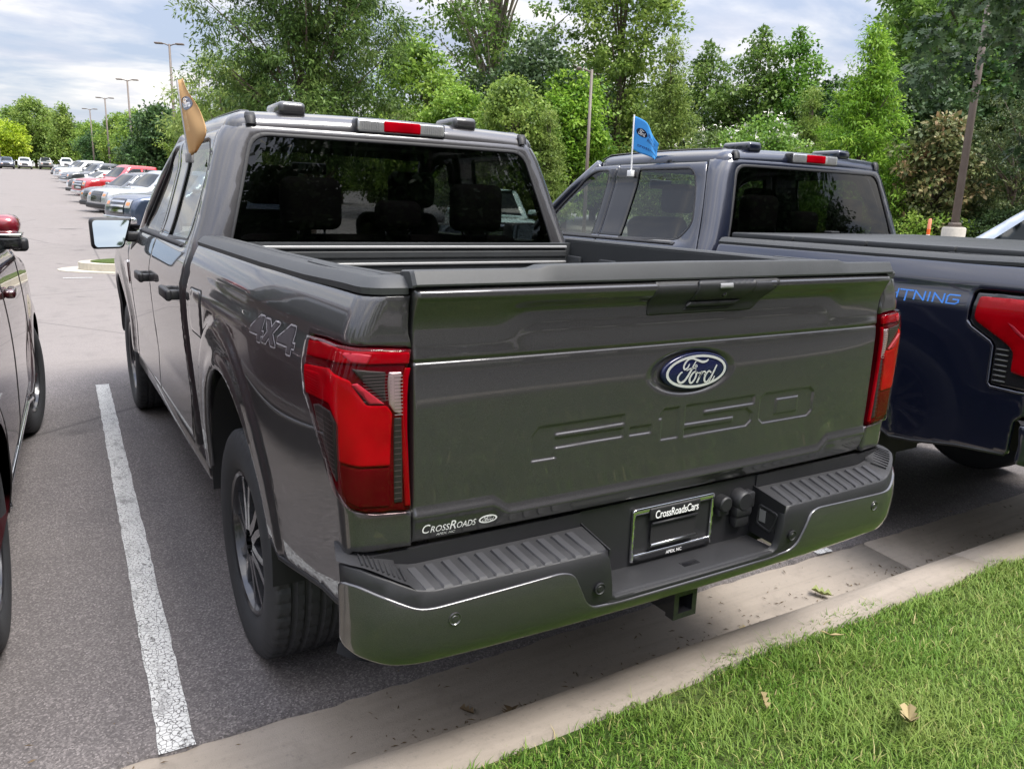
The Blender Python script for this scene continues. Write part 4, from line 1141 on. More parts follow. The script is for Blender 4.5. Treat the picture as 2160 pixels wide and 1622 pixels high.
# ------------------------------------------------------------------ terrain
def rise(y):
    y = np.asarray(y, float); t = np.clip((y-4)/6, 0, 1); t = t*t*(3-2*t)
    sp = lambda k: np.log1p(np.exp(np.clip(k, -50, 50)))
    return (.036*6*sp((np.minimum(y, 190)-20)/6)-.036*6*sp(-16/6))*t
def gz(y): return float(rise(y))
def ray(u, v): return _f+CR*(u-1080)/1647.6-CU*(v-811)/1647.6
def at(u, depth, z=None):
    """ground point under picture column u at the given distance along the view axis"""
    d = ray(u, 430+(u-1080)*.0316); p = CAM+d*depth
    return (float(p[0]), float(p[1]), gz(p[1]) if z is None else z)
def grid_sheet(name, xs, ys, zf, m, kind='structure', parent=None):
    V = [(x, y, zf(x, y)) for y in ys for x in xs]; nx = len(xs)
    F = [(j*nx+i, j*nx+i+1, (j+1)*nx+i+1, (j+1)*nx+i) for j in range(len(ys)-1) for i in range(nx-1)]
    o = mk(name, V, F, m, parent); 
    if kind: o['kind'] = kind
    return o

def asphalt_mat():
    m, nt, b = nt_new('asphalt')
    co = texco(nt)
    big = noise(nt, co, .35, 4, .6); mid = noise(nt, co, 4.0, 5, .65); fine = noise(nt, co, 150, 3, .7)
    vo = nd(nt, 'ShaderNodeTexVoronoi'); vo.inputs['Scale'].default_value = 175; nt.links.new(co, vo.inputs['Vector'])
    stone = ramp(nt, vo.outputs['Color'], [(0.0, (.052, .047, .048)), (.42, (.100, .090, .092)), (.72, (.165, .149, .149)), (1, (.30, .272, .268))])
    stall = mixc(nt, ramp(nt, fine, [(.40, 0), (.72, .50)]), stone, (.095, .086, .088))
    lane = mixc(nt, ramp(nt, fine, [(.3, .35), (.7, .9)]), stone, (.235, .210, .196))
    sx = nd(nt, 'ShaderNodeSeparateXYZ'); nt.links.new(co, sx.inputs[0])
    ad = nd(nt, 'ShaderNodeMath', operation='MULTIPLY_ADD'); nt.links.new(mid, ad.inputs[0]); ad.inputs[1].default_value = .5; nt.links.new(sx.outputs[1], ad.inputs[2])
    mr = nd(nt, 'ShaderNodeMapRange'); mr.inputs[1].default_value = 4.9; mr.inputs[2].default_value = 5.9; nt.links.new(ad.outputs[0], mr.inputs[0])
    c = mixc(nt, mr.outputs[0], stall, lane)
    c = mixc(nt, ramp(nt, big, [(.35, 0), (.7, .35)]), c, (.16, .145, .135))
    c = mixc(nt, ramp(nt, mid, [(.50, 0), (.8, .30)]), c, (.045, .043, .043))
    spot = noise(nt, co, 1.15, 3, .55)
    c = mixc(nt, ramp(nt, spot, [(.66, 0), (.74, .55)]), c, (.030, .028, .028))
    # hairline cracks and a sealed joint
    v2 = nd(nt, 'ShaderNodeTexVoronoi', feature='DISTANCE_TO_EDGE'); v2.inputs['Scale'].default_value = .16
    wv = mixc(nt, .08, co, nd(nt, 'ShaderNodeTexNoise').outputs['Color']); nt.links.new(wv, v2.inputs['Vector'])
    c = mixc(nt, ramp(nt, v2.outputs[0], [(.0, .5), (.004, 0)]), c, (.03, .03, .03))
    nt.links.new(c, b.inputs['Base Color']); b.inputs['Roughness'].default_value = .88; b.inputs['Specular IOR Level'].default_value = .3
    h = mixc(nt, .5, vo.outputs['Distance'], fine)
    bump(nt, b, h, .004, .5)
    return m
def concrete_mat(name='concrete', base=(.315, .272, .228)):
    if name in MATS: return MATS[name]
    m, nt, b = nt_new(name); co = texco(nt)
    a = noise(nt, co, 1.6, 6, .65); f = noise(nt, co, 60, 5, .7); st = noise(nt, texco(nt, 'Object', (.6, 9, 3)), 3, 5, .6)
    c = mixc(nt, ramp(nt, a, [(.35, 0), (.75, .6)]), base, tuple(k*.72 for k in base))
    c = mixc(nt, ramp(nt, st, [(.45, 0), (.8, .45)]), c, tuple(k*.58 for k in base))
    c = mixc(nt, ramp(nt, noise(nt, co, 5.5, 6, .7), [(.55, 0), (.72, .4)]), c, tuple(k*.5 for k in base))
    c = mixc(nt, ramp(nt, f, [(.56, 0), (.75, .45)]), c, (.13, .12, .11))
    nt.links.new(c, b.inputs['Base Color']); b.inputs['Roughness'].default_value = .9
    bump(nt, b, mixc(nt, .6, f, noise(nt, co, 250, 3, .6)), .004, .6); MATS[name] = m; return m
def lawn_mat(name='lawn_soil', c0=(.040, .080, .016), c1=(.085, .115, .035), c2=(.15, .13, .065)):
    if name in MATS: return MATS[name]
    m, nt, b = nt_new(name); co = texco(nt)
    a = noise(nt, co, 2.2, 5, .6); f = noise(nt, co, 45, 4, .7)
    c = mixc(nt, ramp(nt, a, [(.35, 0), (.65, 1)]), c0, c1); c = mixc(nt, ramp(nt, f, [(.5, 0), (.75, .7)]), c, c2)
    nt.links.new(c, b.inputs['Base Color']); b.inputs['Roughness'].default_value = 1.0; b.inputs['Specular IOR Level'].default_value = .1
    bump(nt, b, f, .03, .8); MATS[name] = m; return m

YG = np.concatenate([np.linspace(4, 30, 27), np.linspace(34, 200, 42)])
M_ASPH = asphalt_mat(); M_CONC = concrete_mat(); M_SOIL = lawn_mat()
# base terrain out to the horizon
ys = [-1500, -300, -60, -20, -9, -1.1, 0, 4]+list(YG[1:])+[260, 400, 900, 1800]
grid_sheet('ground', [-1800, -500, -160, -90, -30, 0, 30, 90, 160, 500, 1800], ys, lambda x, y: (gz(y)-.06 if y > -1 else -.06), lawn_mat('far_grass', (.05, .075, .022), (.085, .09, .04), (.12, .10, .06)))
# parking lot
rnd = random.Random(5)
xs = sorted(set([-70, -40, -20, -10]+[round(-6+.05*i, 3) for i in range(321)]+[12, 16, 20, 26, 34]))
front = [(x, -.45+.006*math.sin(x*2.1)+rnd.uniform(-.007, .007)+.003*math.sin(x*17)) for x in xs]
V = [(x, y, 0.0) for x, y in front]+[(x, -.30, 0.0) for x in xs]+[(x, 4.0, 0.0) for x in xs]+[(x, y-.003, -.05) for x, y in front]
n = len(xs)
F = [(i, i+1, n+i+1, n+i) for i in range(n-1)]+[(n+i, n+i+1, 2*n+i+1, 2*n+i) for i in range(n-1)]+[(3*n+i, 3*n+i+1, i+1, i) for i in range(n-1)]
k = len(V); xs2 = [-70, -40, -20, -10, -5, 0, 5, 12, 20, 34]
for y in YG: V += [(x, y, gz(y)) for x in xs2]
m2 = len(xs2)
F += [(k+j*m2+i, k+j*m2+i+1, k+(j+1)*m2+i+1, k+(j+1)*m2+i) for j in range(len(YG)-1) for i in range(m2-1) if not (YG[j] > 150)]
lot = mk('parking_lot', V, F, M_ASPH); lot['kind'] = 'structure'

# gutter and kerb, cast in lengths with open joints
prof = [(-.40, -.012), (-.46, -.010), (-.60, -.022), (-.785, -.036), (-.815, -.030), (-.838, .000), (-.856, .062), (-.870, .092), (-.895, .112), (-.93, .120), (-1.045, .124), (-1.05, .02)]
kerb = bpy.data.objects.new('kerb', None); link(kerb); kerb['kind'] = 'structure'
joints = [-24, -20.7, -17.4, -14.1, -10.8, -7.5, -4.6, -1.75, 1.905, 4.9, 7.9, 10.9, 13.9, 17, 20, 23]
for a, b_ in zip(joints[:-1], joints[1:]):
    st = np.linspace(a+.006, b_-.006, 12); V = []; rr = random.Random(int(a*10)); dy = rr.uniform(-.006, .006); dz = rr.uniform(-.004, .004)
    for x in st:
        for (y, z) in prof:
            t = sstep(-.80, -.86, y)
            V.append((x, y+dy*t+.004*math.sin(x*3.1)*t, z+dz*t+.002*math.sin(x*5)*t))
    q = len(prof); F = [(i*q+j, i*q+j+1, (i+1)*q+j+1, (i+1)*q+j) for i in range(11) for j in range(q-1)]
    k = len(V); V += [(st[0], -.40, -.12), (st[0], -1.05, -.12), (st[-1], -.40, -.12), (st[-1], -1.05, -.12)]
    F = [f[::-1] for f in F]+[tuple(range(q))+(k+1, k), tuple(11*q+j for j in range(q-1, -1, -1))+(k+2, k+3)]
    mk('kerb_length', V, F, M_CONC, kerb)

# painted stall lines, worn thermoplastic
def line_mat():
    m, nt, b = nt_new('worn_white_line'); co = texco(nt, 'Object')
    cr = nd(nt, 'ShaderNodeTexVoronoi', feature='DISTANCE_TO_EDGE'); cr.inputs['Scale'].default_value = 62
    w = nd(nt, 'ShaderNodeTexNoise'); w.inputs['Scale'].default_value = 30; nt.links.new(co, w.inputs['Vector'])
    nt.links.new(mixc(nt, .02, co, w.outputs['Color'], 'ADD'), cr.inputs['Vector'])
    gap = ramp(nt, cr.outputs[0], [(.015, 1), (.060, 0)])
    wear = ramp(nt, noise(nt, texco(nt, 'Object', (1, .35, 1)), 16, 5, .7), [(.52, 0), (.70, .75)])
    gaps = mixc(nt, 1.0, gap, wear, 'LIGHTEN')
    fine = noise(nt, co, 200, 3, .6)
    c = mixc(nt, gaps, mixc(nt, fine, (.62, .62, .61), (.46, .46, .45)), (.10, .095, .095))
    nt.links.new(c, b.inputs['Base Color']); b.inputs['Roughness'].default_value = .8
    inv = nd(nt, 'ShaderNodeInvert'); nt.links.new(gaps, inv.inputs[1]); bump(nt, b, inv.outputs[0], .003, .8)
    return m
M_LINE = line_mat()
def stall_line(x0, x1, w=.098, y0=-.462, y1=4.57):
    rr = random.Random(int(x0*100)); L = []; n = 70
    for i in range(n+1):
        t = i/n; x = x0+(x1-x0)*t; y = y0+(y1-y0)*t
        L.append((x-w/2+rr.uniform(-.003, .003), y+(rr.uniform(-.01, .01) if i in (0, n) else 0), .004)); L.append((x+w/2+rr.uniform(-.003, .003), y, .004))
    o = mk('stall_line', L, [(2*i, 2*i+1, 2*i+3, 2*i+2) for i in range(n)], M_LINE, lot)
    return o
for x0 in (-1.27, 1.62, 4.5, 7.3, 10.1, -4.15, -7.0, -9.8): stall_line(x0, x0+.14)

# lawn: soil sheet and blades
xs = [-40, -20, -8, -4, -2, 0, 2, 4, 6, 10, 20, 40]; ys = [-5.0, -4.4, -4, -3, -2, -1.5, -1.2, -1.045]
lawn = grid_sheet('lawn', xs, ys, lambda x, y: .098+(.012*math.sin(x*.7) if y < -2.6 else 0), M_SOIL)
# the next lot behind the photographer and its own planted strip
grid_sheet('back_lot', [-60, -20, 0, 20, 60], [-44, -25, -10.9], lambda x, y: .03, M_ASPH); grid_sheet('back_lane', [-60, -20, 0, 20, 60], [-11.0, -8, -5.0], lambda x, y: .034, M_ASPH)
grid_sheet('back_lawn', [-60, -20, 0, 20, 60], [-17.5, -14, -11.2], lambda x, y: .11, M_SOIL)
kb = bpy.data.objects.new('back_kerb', None); link(kb); kb['kind'] = 'structure'
for yy in (-5.08, -11.14, -17.56): MB().rbox((-60, yy-.08, -.05), (60, yy+.08, .15), .03).build('kerb_length', M_CONC, kb)
isl2 = bpy.data.objects.new('oak_island', None); link(isl2); isl2['kind'] = 'structure'
MB().rbox((10.15, -.4, -.05), (12.0, 4.6, .15), .06).build('kerb_ring', M_CONC, isl2); MB().rbox((10.3, -.25, .0), (11.85, 4.45, .17), .04).build('planting_bed', M_SOIL, isl2)

def grass_mat():
    m, nt, b = nt_new('grass_blade')
    at_ = nd(nt, 'ShaderNodeAttribute', attribute_name='tone'); co = texco(nt)
    pat = noise(nt, co, 1.7, 4, .6)
    base = ramp(nt, at_.outputs['Fac'], [(0, (.052, .135, .014)), (.45, (.125, .245, .030)), (.80, (.225, .345, .062)), (.9, (.36, .37, .12)), (1, (.52, .44, .22))])
    c = mixc(nt, ramp(nt, pat, [(.45, 0), (.7, .55)]), base, (.30, .36, .10))
    nt.links.new(c, b.inputs['Base Color']); b.inputs['Roughness'].default_value = .55; b.inputs['Specular IOR Level'].default_value = .25
    tr = nd(nt, 'ShaderNodeBsdfTranslucent'); nt.links.new(c, tr.inputs[0])
    mx_ = nd(nt, 'ShaderNodeMixShader'); mx_.inputs[0].default_value = .28
    o = nt.nodes['Material Output']; nt.links.new(b.outputs[0], mx_.inputs[1]); nt.links.new(tr.outputs[0], mx_.inputs[2]); nt.links.new(mx_.outputs[0], o.inputs[0])
    return m
def blades(name, x0, x1, y0, y1, dens, hmin, hmax, wid, seed, m):
    rg = np.random.default_rng(seed); n = int((x1-x0)*(y1-y0)*dens)
    x = rg.uniform(x0, x1, n); y = rg.uniform(y0, y1, n)
    # ragged edge that leans over the kerb
    edge = -1.035+.03*np.sin(x*2.3)+.02*np.sin(x*7.1+1)+.012*np.sin(x*23)
    keep = y < edge+rg.exponential(.008, n); 
    clump = np.sin(x*9+3*np.sin(y*7))*np.sin(y*11+2*np.sin(x*5))
    keep &= rg.random(n) < .80+.20*clump
    bare = np.sin(x*3.1+1.3)*np.sin(y*4.7+x*1.1); keep &= (bare < .86) | (rg.random(n) < .5)
    x, y = x[keep], y[keep]; n = len(x)
    tuft = .85+.40*np.clip(np.sin(x*6.3+2*np.sin(y*5.1))*np.sin(y*8.3+x*2.2), -.4, 1)
    h = rg.uniform(hmin, hmax, n)*(0.6+.6*rg.random(n))*tuft+np.where(rg.random(n) < .012, .03, 0); a = rg.uniform(0, 2*PI, n); lean = rg.uniform(.25, 1.25, n)*h
    w = wid*rg.uniform(.6, 1.3, n); z0 = np.full(n, .103)
    dx, dy = np.cos(a), np.sin(a); px, py = -dy, dx
    V = np.zeros((n, 5, 3))
    for i, (t, ww) in enumerate(((0, 1), (0, -1), (.55, .75), (.55, -.75), (1, 0))):
        V[:, i, 0] = x+dx*lean*t*t+px*w*ww*.5; V[:, i, 1] = y+dy*lean*t*t+py*w*ww*.5; V[:, i, 2] = z0+h*t*(1-.25*t)
    base = (np.arange(n)*5)[:, None]
    Fq = base+np.array([[0, 1, 3, 2]]); Ft = base+np.array([[2, 3, 4]])
    me = bpy.data.meshes.new(name)
    me.vertices.add(n*5); me.vertices.foreach_set('co', V.reshape(-1))
    loops = np.concatenate([np.concatenate([Fq, Ft], 1).reshape(-1)]); me.loops.add(len(loops)); me.loops.foreach_set('vertex_index', loops.astype(np.int32))
    st = np.zeros(2*n, np.int32); st[0::2] = np.arange(n)*7; st[1::2] = np.arange(n)*7+4
    me.polygons.add(2*n); me.polygons.foreach_set('loop_start', st); me.update(calc_edges=True); me.validate()
    tone = np.clip(rg.normal(.45, .22, n), 0, .88); tone = np.where(rg.random(n) < .05, rg.uniform(.88, 1, n), tone)
    at_ = me.attributes.new('tone', 'FLOAT', 'POINT'); at_.data.foreach_set('value', np.repeat(tone, 5).astype(np.float32))
    me.shade_smooth(); me.materials.append(m)
    o = link(bpy.data.objects.new(name, me)); return o
M_GRASS = grass_mat()
g1 = blades('grass', -1.6, 4.2, -2.45, -.99, 24000, .024, .052, .0040, 11, M_GRASS); tag(g1, 'short bright green lawn grass beside the kerb', 'grass', kind='stuff')
g2 = blades('grass', 4.2, 9, -2.6, -.99, 3000, .03, .06, .006, 12, M_GRASS); tag(g2, 'short green lawn grass further along the kerb', 'grass', kind='stuff')
g3 = blades('grass', -6, 6, -4.9, -2.45, 900, .04, .08, .012, 13, M_GRASS); tag(g3, 'short green lawn grass running back from the kerb', 'grass', kind='stuff')

# fallen leaves
M_DEAD = mat('dry_leaf', (.30, .24, .12), .8); M_DEADG = mat('dry_green_leaf', (.24, .27, .10), .8); M_BROWN = mat('brown_leaf', (.13, .09, .05), .85)
def lobed_leaf(L=.09, Wd=.06, lobes=3, curl=.2):
    pts = [(0, 0)]
    for i in range(lobes):
        t = (i+.6)/(lobes+.4); pts += [(Wd*.16, L*(t-.12)), (Wd*.5*(1-.25*abs(t-.5)), L*(t+.06))]
    pts += [(0, L)]
    full = pts+[(-x, y) for x, y in pts[1:-1]][::-1]
    V = [(x, y, curl*(abs(x)*1.2+(y-L/2)**2*6)) for x, y in full]
    c = (0, L*.45, 0); n = len(V); V.append(c)
    return V, [(i, (i+1) % n, n) for i in range(n)]
def fallen(label, loc, rz, L, m, tilt=0.1, lobes=3, cat='leaf', group=None, Wd=None):
    V, F = lobed_leaf(L, Wd or L*.62, lobes, .8)
    o = mk('fallen_leaf', V, F, m, None, False); o.location = loc; o.rotation_euler = (tilt, .1, rz); tag(o, label, cat, group)
    so = o.modifiers.new('t', 'SOLIDIFY'); so.thickness = .0012
    return o
fallen('yellow-green lobed leaf lying on the concrete gutter', (1.30, -.735, -.02), .6, .085, M_DEADG)
fallen('small tan leaf curled on the gutter below the hitch', (.78, -.74, -.02), 1.9, .05, M_DEAD)
fallen('brown crumpled leaf lying against the kerb foot', (-.30, -.74, -.02), 2.5, .085, M_BROWN, .25)
fallen('small dark leaf scrap beside the crumpled leaf in the gutter', (-.42, -.70, -.02), .8, .05, M_BROWN, .2)
fallen('long tan spotted leaf lying on the lawn', (.62, -1.50, .128), 2.2, .15, M_DEAD, .3, 5, Wd=.05)
fallen('pale dry leaf stuck upright in the grass', (.27, -1.27, .125), .2, .05, M_DEAD, 1.0)
fallen('thin pale twig-like leaf on the grass near the kerb', (.82, -1.13, .135), 1.2, .10, M_DEAD, .2, 2, Wd=.015)
# grit and plant scraps washed along the gutter
rg = np.random.default_rng(8); mb = MB()
for _ in range(900):
    x = rg.uniform(-1.7, 4.5); y = -.775+abs(rg.normal(0, .05))*(1 if rg.random() < .7 else 5); s = rg.uniform(.0015, .005); z = -.034+.10*max(0, (y+.785))
    q = rg.uniform(0, PI); L = s*rg.uniform(1, 4); c_, s_ = math.cos(q), math.sin(q)
    mb.add([(x-c_*L, y-s_*L, z), (x+s_*s, y-c_*s, z), (x+c_*L, y+s_*L, z), (x, y, z+s)], [(0, 1, 3), (1, 2, 3), (2, 0, 3)])
o = mb.build('gutter_grit', M_BROWN); tag(o, 'dark grit and plant scraps washed along the gutter', 'debris', kind='stuff')
# kerbed island nose in the drive lane
isl = bpy.data.objects.new('traffic_island', None); link(isl); isl['kind'] = 'structure'
c0 = (2.2, 14.9); P = ell(0, 0, 3.05, 1.25, 0, 360, 40)[:-1]
for nm, s_, z0, z1, m_ in (('kerb_ring', 1.0, .0, .15, concrete_mat('pale_concrete', (.50, .46, .38))), ('apron', 1.12, -.02, .012, concrete_mat('pale_concrete'))):
    b = MB(); zb = gz(14.9)
    ring = [(x*s_, y*s_) for x, y in P]
    b.prism(ring, lambda p: (c0[0]+p[0], c0[1]+p[1], zb+z1), lambda p: (c0[0]+p[0], c0[1]+p[1], zb+z0-.1)); b.build(nm, m_, isl)
b = MB(); b.prism([(x*.93, y*.85) for x, y in P], lambda p: (c0[0]+p[0], c0[1]+p[1], gz(14.9)+.17), lambda p: (c0[0]+p[0], c0[1]+p[1], gz(14.9)+.10)); b.build('planting_bed', M_SOIL, isl)
o = mk('lane_line', [(-1.16, 13.30, gz(13.3)+.006), (-.70, 13.30, gz(13.3)+.006), (-.70, 13.40, gz(13.4)+.006), (-1.16, 13.40, gz(13.4)+.006)], [(0, 1, 2, 3)], M_LINE, lot)
# ------------------------------------------------------------------ second pickup (dark blue, covered bed)
blue = make_pickup('pickup_truck', 'dark navy blue crew-cab pickup with flat bed cover and blue side lettering', (2.838, -.03, .012), BLUE_PAINT(), 'blue')
bp = BLUE_PAINT()
make_tailgate(blue, bp, False)
def blue_rear(root):
    A = lambda x, z: (bed_at(x, z), z)
    for mir in (False, True):
        h = panel('tail_light', rounded([A(-.79, 1.272), (-.93, 1.273), (-.795, 1.270), (-.790, 1.150), (-.806, 1.130), (-.893, 1.080), (-.905, 1.062), (-.905, .900), (-1.02, .895), A(-.79, .895)], .01), bed_lift, M_GLOSS, root, spacing=.02, off=-.004, lip=.03, rnd=.003, flip=True, mirror=mir)
        red = [A(-.80, 1.255), (-.96, 1.256), (-.815, 1.252), (-.812, 1.168), (-.826, 1.150), (-.925, 1.095), (-.965, 1.070), (-.985, 1.045), (-.985, .965), (-1.05, .955), A(-.86, .955), A(-.845, 1.0), A(-.80, 1.02)]
        panel('lens', rounded(red, .012), bed_lift, M_REDLIT, h, spacing=.02, off=.010, lip=.012, rnd=.004, flip=True, mirror=mir)
        panel('lens_slash', rounded([(-.945, 1.165), (-.975, 1.150), (-1.065, 1.080), (-1.045, 1.085), (-.985, 1.125)], .003), bed_lift, MATS['pink_facet'], h, spacing=.02, off=.012, lip=.003, rnd=.001, flip=True, mirror=mir)
        for k in range(7):
            z = .915+k*.022
            panel('louvre', [(-.915, z), (-.965, z), (-.965, z+.006), (-.915, z+.006)], bed_lift, MATS['louvre_edge'], h, spacing=.02, off=.002, lip=.004, rnd=0, flip=True, mirror=mir, ring=0)
        panel('outer_lens', rounded(red, .012), bed_lift, M_LENSCOVER, h, spacing=.02, off=.0145, lip=.004, rnd=.003, flip=True, mirror=mir)
        # bright bevel round the lamp pocket
        pts = np.array([(-.784, 1.150), (-.802, 1.126), (-.886, 1.077), (-.899, 1.06), (-.899, .905), (-.912, .889), (-1.02, .886), (-1.08, .886)])
        X = bed_lift(pts)+(-lift_normals(bed_lift, pts))*.001
        if mir: X = X*[-1, 1, 1]
        MB().tube(X, .006, 8).build('lamp_pocket_edge', bp, h, True)
    # plain painted bumper with black end moulding
    t = bpy.data.objects.new('rear_bumper', None); t.empty_display_size = .1; link(t, root)
    SE = 1.05
    panel('painted_shell', rounded([(-SE, .60), (-.7, .552), (.7, .552), (SE, .60), (SE, .765), (.9, .75), (-.9, .75), (-SE, .765)], .02), bump_lift, bp, t, spacing=.04, off=.003, lip=.02, rnd=.004)
    S = np.linspace(-SE, SE, 40); x, y = bump_plan(S); V = []; F = []
    for i in range(40): V += [(x[i], y[i], .765), (x[i]*.97, min(-1.07+.2*max(0, abs(x[i])-.9)/.1, y[i]+.16) if abs(x[i]) < .95 else y[i]+.03, .775)]
    mk('step_moulding', V, [(2*i, 2*i+2, 2*i+3, 2*i+1) for i in range(39)], M_BLACK, t)
    b = MB(); b.box((-.90, -1.09, .60), (.90, -1.06, .80)); b.build('backing', M_DARK, t)
    # folding bed cover
    cov = bpy.data.objects.new('bed_cover', None); cov.empty_display_size = .1; link(cov, root)
    ys = [-1.06, -.62, -.18, .26, .70]
    for a, c in zip(ys[:-1], ys[1:]):
        b = MB(); b.rbox((-.87, a+.004, 1.418), (.87, c-.004, 1.448), .008, 2); b.build('cover_panel', M_CAP, cov, False, 40)
    b = MB(); b.rbox((-.03, .66, 1.448), (.05, .72, 1.462), .005); b.build('cover_latch', M_BLACK, cov)
blue_rear(blue)
# side lettering: open stroked capitals along the bedside
def side_words(root):
    d = bpy.data.objects.new('side_lettering', None); d.empty_display_size = .05; link(d, root)
    G = {'L': [[(0, 1), (0, 0), (.9, 0)]], 'I': [[(.1, 1), (.1, 0)]], 'G': [[(1, 1), (.15, 1), (0, .8), (0, 0), (.75, 0), (1, .2), (1, .5), (.55, .5)]], 'H': [[(0, 1), (0, 0)], [(0, .52), (.9, .52)], [(.9, 1), (.9, 0)]], 'T': [[(-.1, 1), (1.1, 1)], [(.5, 1), (.5, -.25)]], 'N': [[(0, 0), (0, 1), (.9, 0), (.9, 1)]]}
    m = mat('bright_blue_vinyl', (.045, .20, .62), .4)
    Wd = {'L': .9, 'I': .2, 'G': 1, 'H': .9, 'T': 1.0, 'N': .9}; adv = 0
    for ch in 'LIGHTNING':
        for mir in (False, True):
            mb = MB()
            for st in G[ch]:
                P = [np.array(p, float) for p in st]
                for a, b_ in zip(P[:-1], P[1:]):
                    t = (b_-a)/np.linalg.norm(b_-a)
                    a2, b2 = a-t*.07, b_+t*.07; nrm = np.array([-t[1], t[0]])*.075
                    q = [a2+nrm, a2-nrm, b2-nrm, b2+nrm]
                    s0 = -.262-adv*.049 if not mir else -.262-(11.1-adv)*.049
                    pts = np.array([(s0-(p[0] if not mir else -p[0]+0)*.049, 1.208+p[1]*.036+.003) for p in q])
                    X = bed_lift(pts)+(-lift_normals(bed_lift, pts))*.0015
                    if mir: X = X*[-1, 1, 1]
                    mb.add([tuple(v) for v in X], [(0, 1, 2, 3)])
            mb.build('letter', m, d)
        adv += Wd[ch]+.32
side_words(blue)
# small flag clipped to each rear side window
def window_flag(name, label, base, top, cloth, m, words, pole_m, oval=None):
    r = thing(name, label, 'flag', base)
    B = Vector(base)
    pl = MB(); pl.tube([(0, 0, 0), Vector(top)-B], .0055, 8); pl.rbox((-.012, -.012, -.03), (.02, .03, .012), .003); pl.build('flag_pole', pole_m, r, True, 50)
    # cloth grid: function(u,v)->xyz
    nu, nv = 24, 18
    V = [tuple(Vector(cloth(i/nu, j/nv))-B) for j in range(nv+1) for i in range(nu+1)]
    F = [(j*(nu+1)+i, j*(nu+1)+i+1, (j+1)*(nu+1)+i+1, (j+1)*(nu+1)+i) for j in range(nv) for i in range(nu)]
    c = mk('flag_cloth', V, F, m, r); so = c.modifiers.new('t', 'SOLIDIFY'); so.thickness = .001
    def on(u, v, off):
        e = .01; p = Vector(cloth(u, v)); n = (Vector(cloth(u+e, v))-Vector(cloth(u-e, v))).cross(Vector(cloth(u, v+e))-Vector(cloth(u, v-e))).normalized()
        if n.dot(Vector(CAM.tolist())-p) < 0: n = -n
        return tuple(p+n*off-B)
    for (txt, u0, u1, v0, hh, mm) in words:
        vv, ff = textmesh(txt, 1, 0, 0, 1, .008); a = np.array(vv); mn = a.min(0); a = (a-mn)/(a.max(0)-mn+1e-9)
        mk('flag_word', [on(u0+p[0]*(u1-u0), v0+p[1]*hh, .0018) for p in a], ff, mm, c, False)
    if oval:
        u0, v0, a_, b_ = oval; n = 32
        mk('flag_emblem', [on(u0+a_*math.cos(2*PI*k/n), v0+b_*math.sin(2*PI*k/n), .0016) for k in range(n)], [tuple(range(n))], MATS['emblem_blue'], c, False)
        vv, ff = ford_oval_strokes(); mk('emblem_script', [on(u0+p[0]*a_*.9, v0+p[1]*b_*1.9, .0024) for p in vv], ff, M_WHITE, c, False)
    return r
def cloth_mat(name, col):
    m, nt, b = nt_new(name); b.inputs['Base Color'].default_value = (*col, 1); b.inputs['Roughness'].default_value = .8
    tr = nd(nt, 'ShaderNodeBsdfTranslucent'); tr.inputs[0].default_value = (*col, 1); mx_ = nd(nt, 'ShaderNodeMixShader'); mx_.inputs[0].default_value = .35
    o = nt.nodes['Material Output']; nt.links.new(b.outputs[0], mx_.inputs[1]); nt.links.new(tr.outputs[0], mx_.inputs[2]); nt.links.new(mx_.outputs[0], o.inputs[0]); return m
M_FLAGB = cloth_mat('light_blue_flag_cloth', (.08, .40, .80)); M_FLAGT = cloth_mat('tan_flag_cloth', (.60, .38, .17))
M_NAVY = mat('navy_print', (.015, .03, .14), .6)
# blue flag on the navy truck
bb = (2.005, 1.66, 1.815)
def cl_blue(u, v):
    x = bb[0]+.005+.08*u; y = bb[1]-.17*u+.018*math.sin(u*7+v*2); z = bb[2]+.15+.215*v-.085*u*(1.0)-.10*u*u*(v) 
    return (x, y, z)
window_flag('window_flag', 'light blue dealer flag on a white clip pole on the navy pickup', bb, (2.005, 1.665, 2.185), cl_blue, M_FLAGB,
            [('BUILT', .50, .92, .62, .12, M_NAVY), ('ALREADY', .46, .95, .44, .12, M_NAVY), ('crossroads', .22, .95, .18, .10, M_NAVY)], M_WHITE, (.30, .62, .16, .12))
# tan flag on the grey truck, hanging folded
tb = (-.850, 1.38, 1.752)
TANW = pchip([0, .10, .26, .45, .62, .85, 1], [.06, .17, .31, .235, .17, .085, .03])
def cl_tan(u, v):
    # the pole leans forward out of the window gap; the cloth trails back and folds on itself
    L = Vector(tb)+Vector((-.004, .175, .350))*v
    w = float(TANW(v))
    return (L.x+.010*math.sin(u*5.5+v*6)*u+.03*u, L.y-w*u, L.z-.010*u*math.sin(v*9)+.012*u)
window_flag('window_flag', 'tan dealer flag drooping from its clip pole on the dark grey pickup', tb, (tb[0]-.004, tb[1]+.175, tb[2]+.350), cl_tan, M_FLAGT,
            [('crossroads', .15, .30, .30, .30, mat('pale_print', (.7, .5, .25), .7))], mat('grey_pole', (.25, .25, .26), .5), (.45, .66, .34, .10))
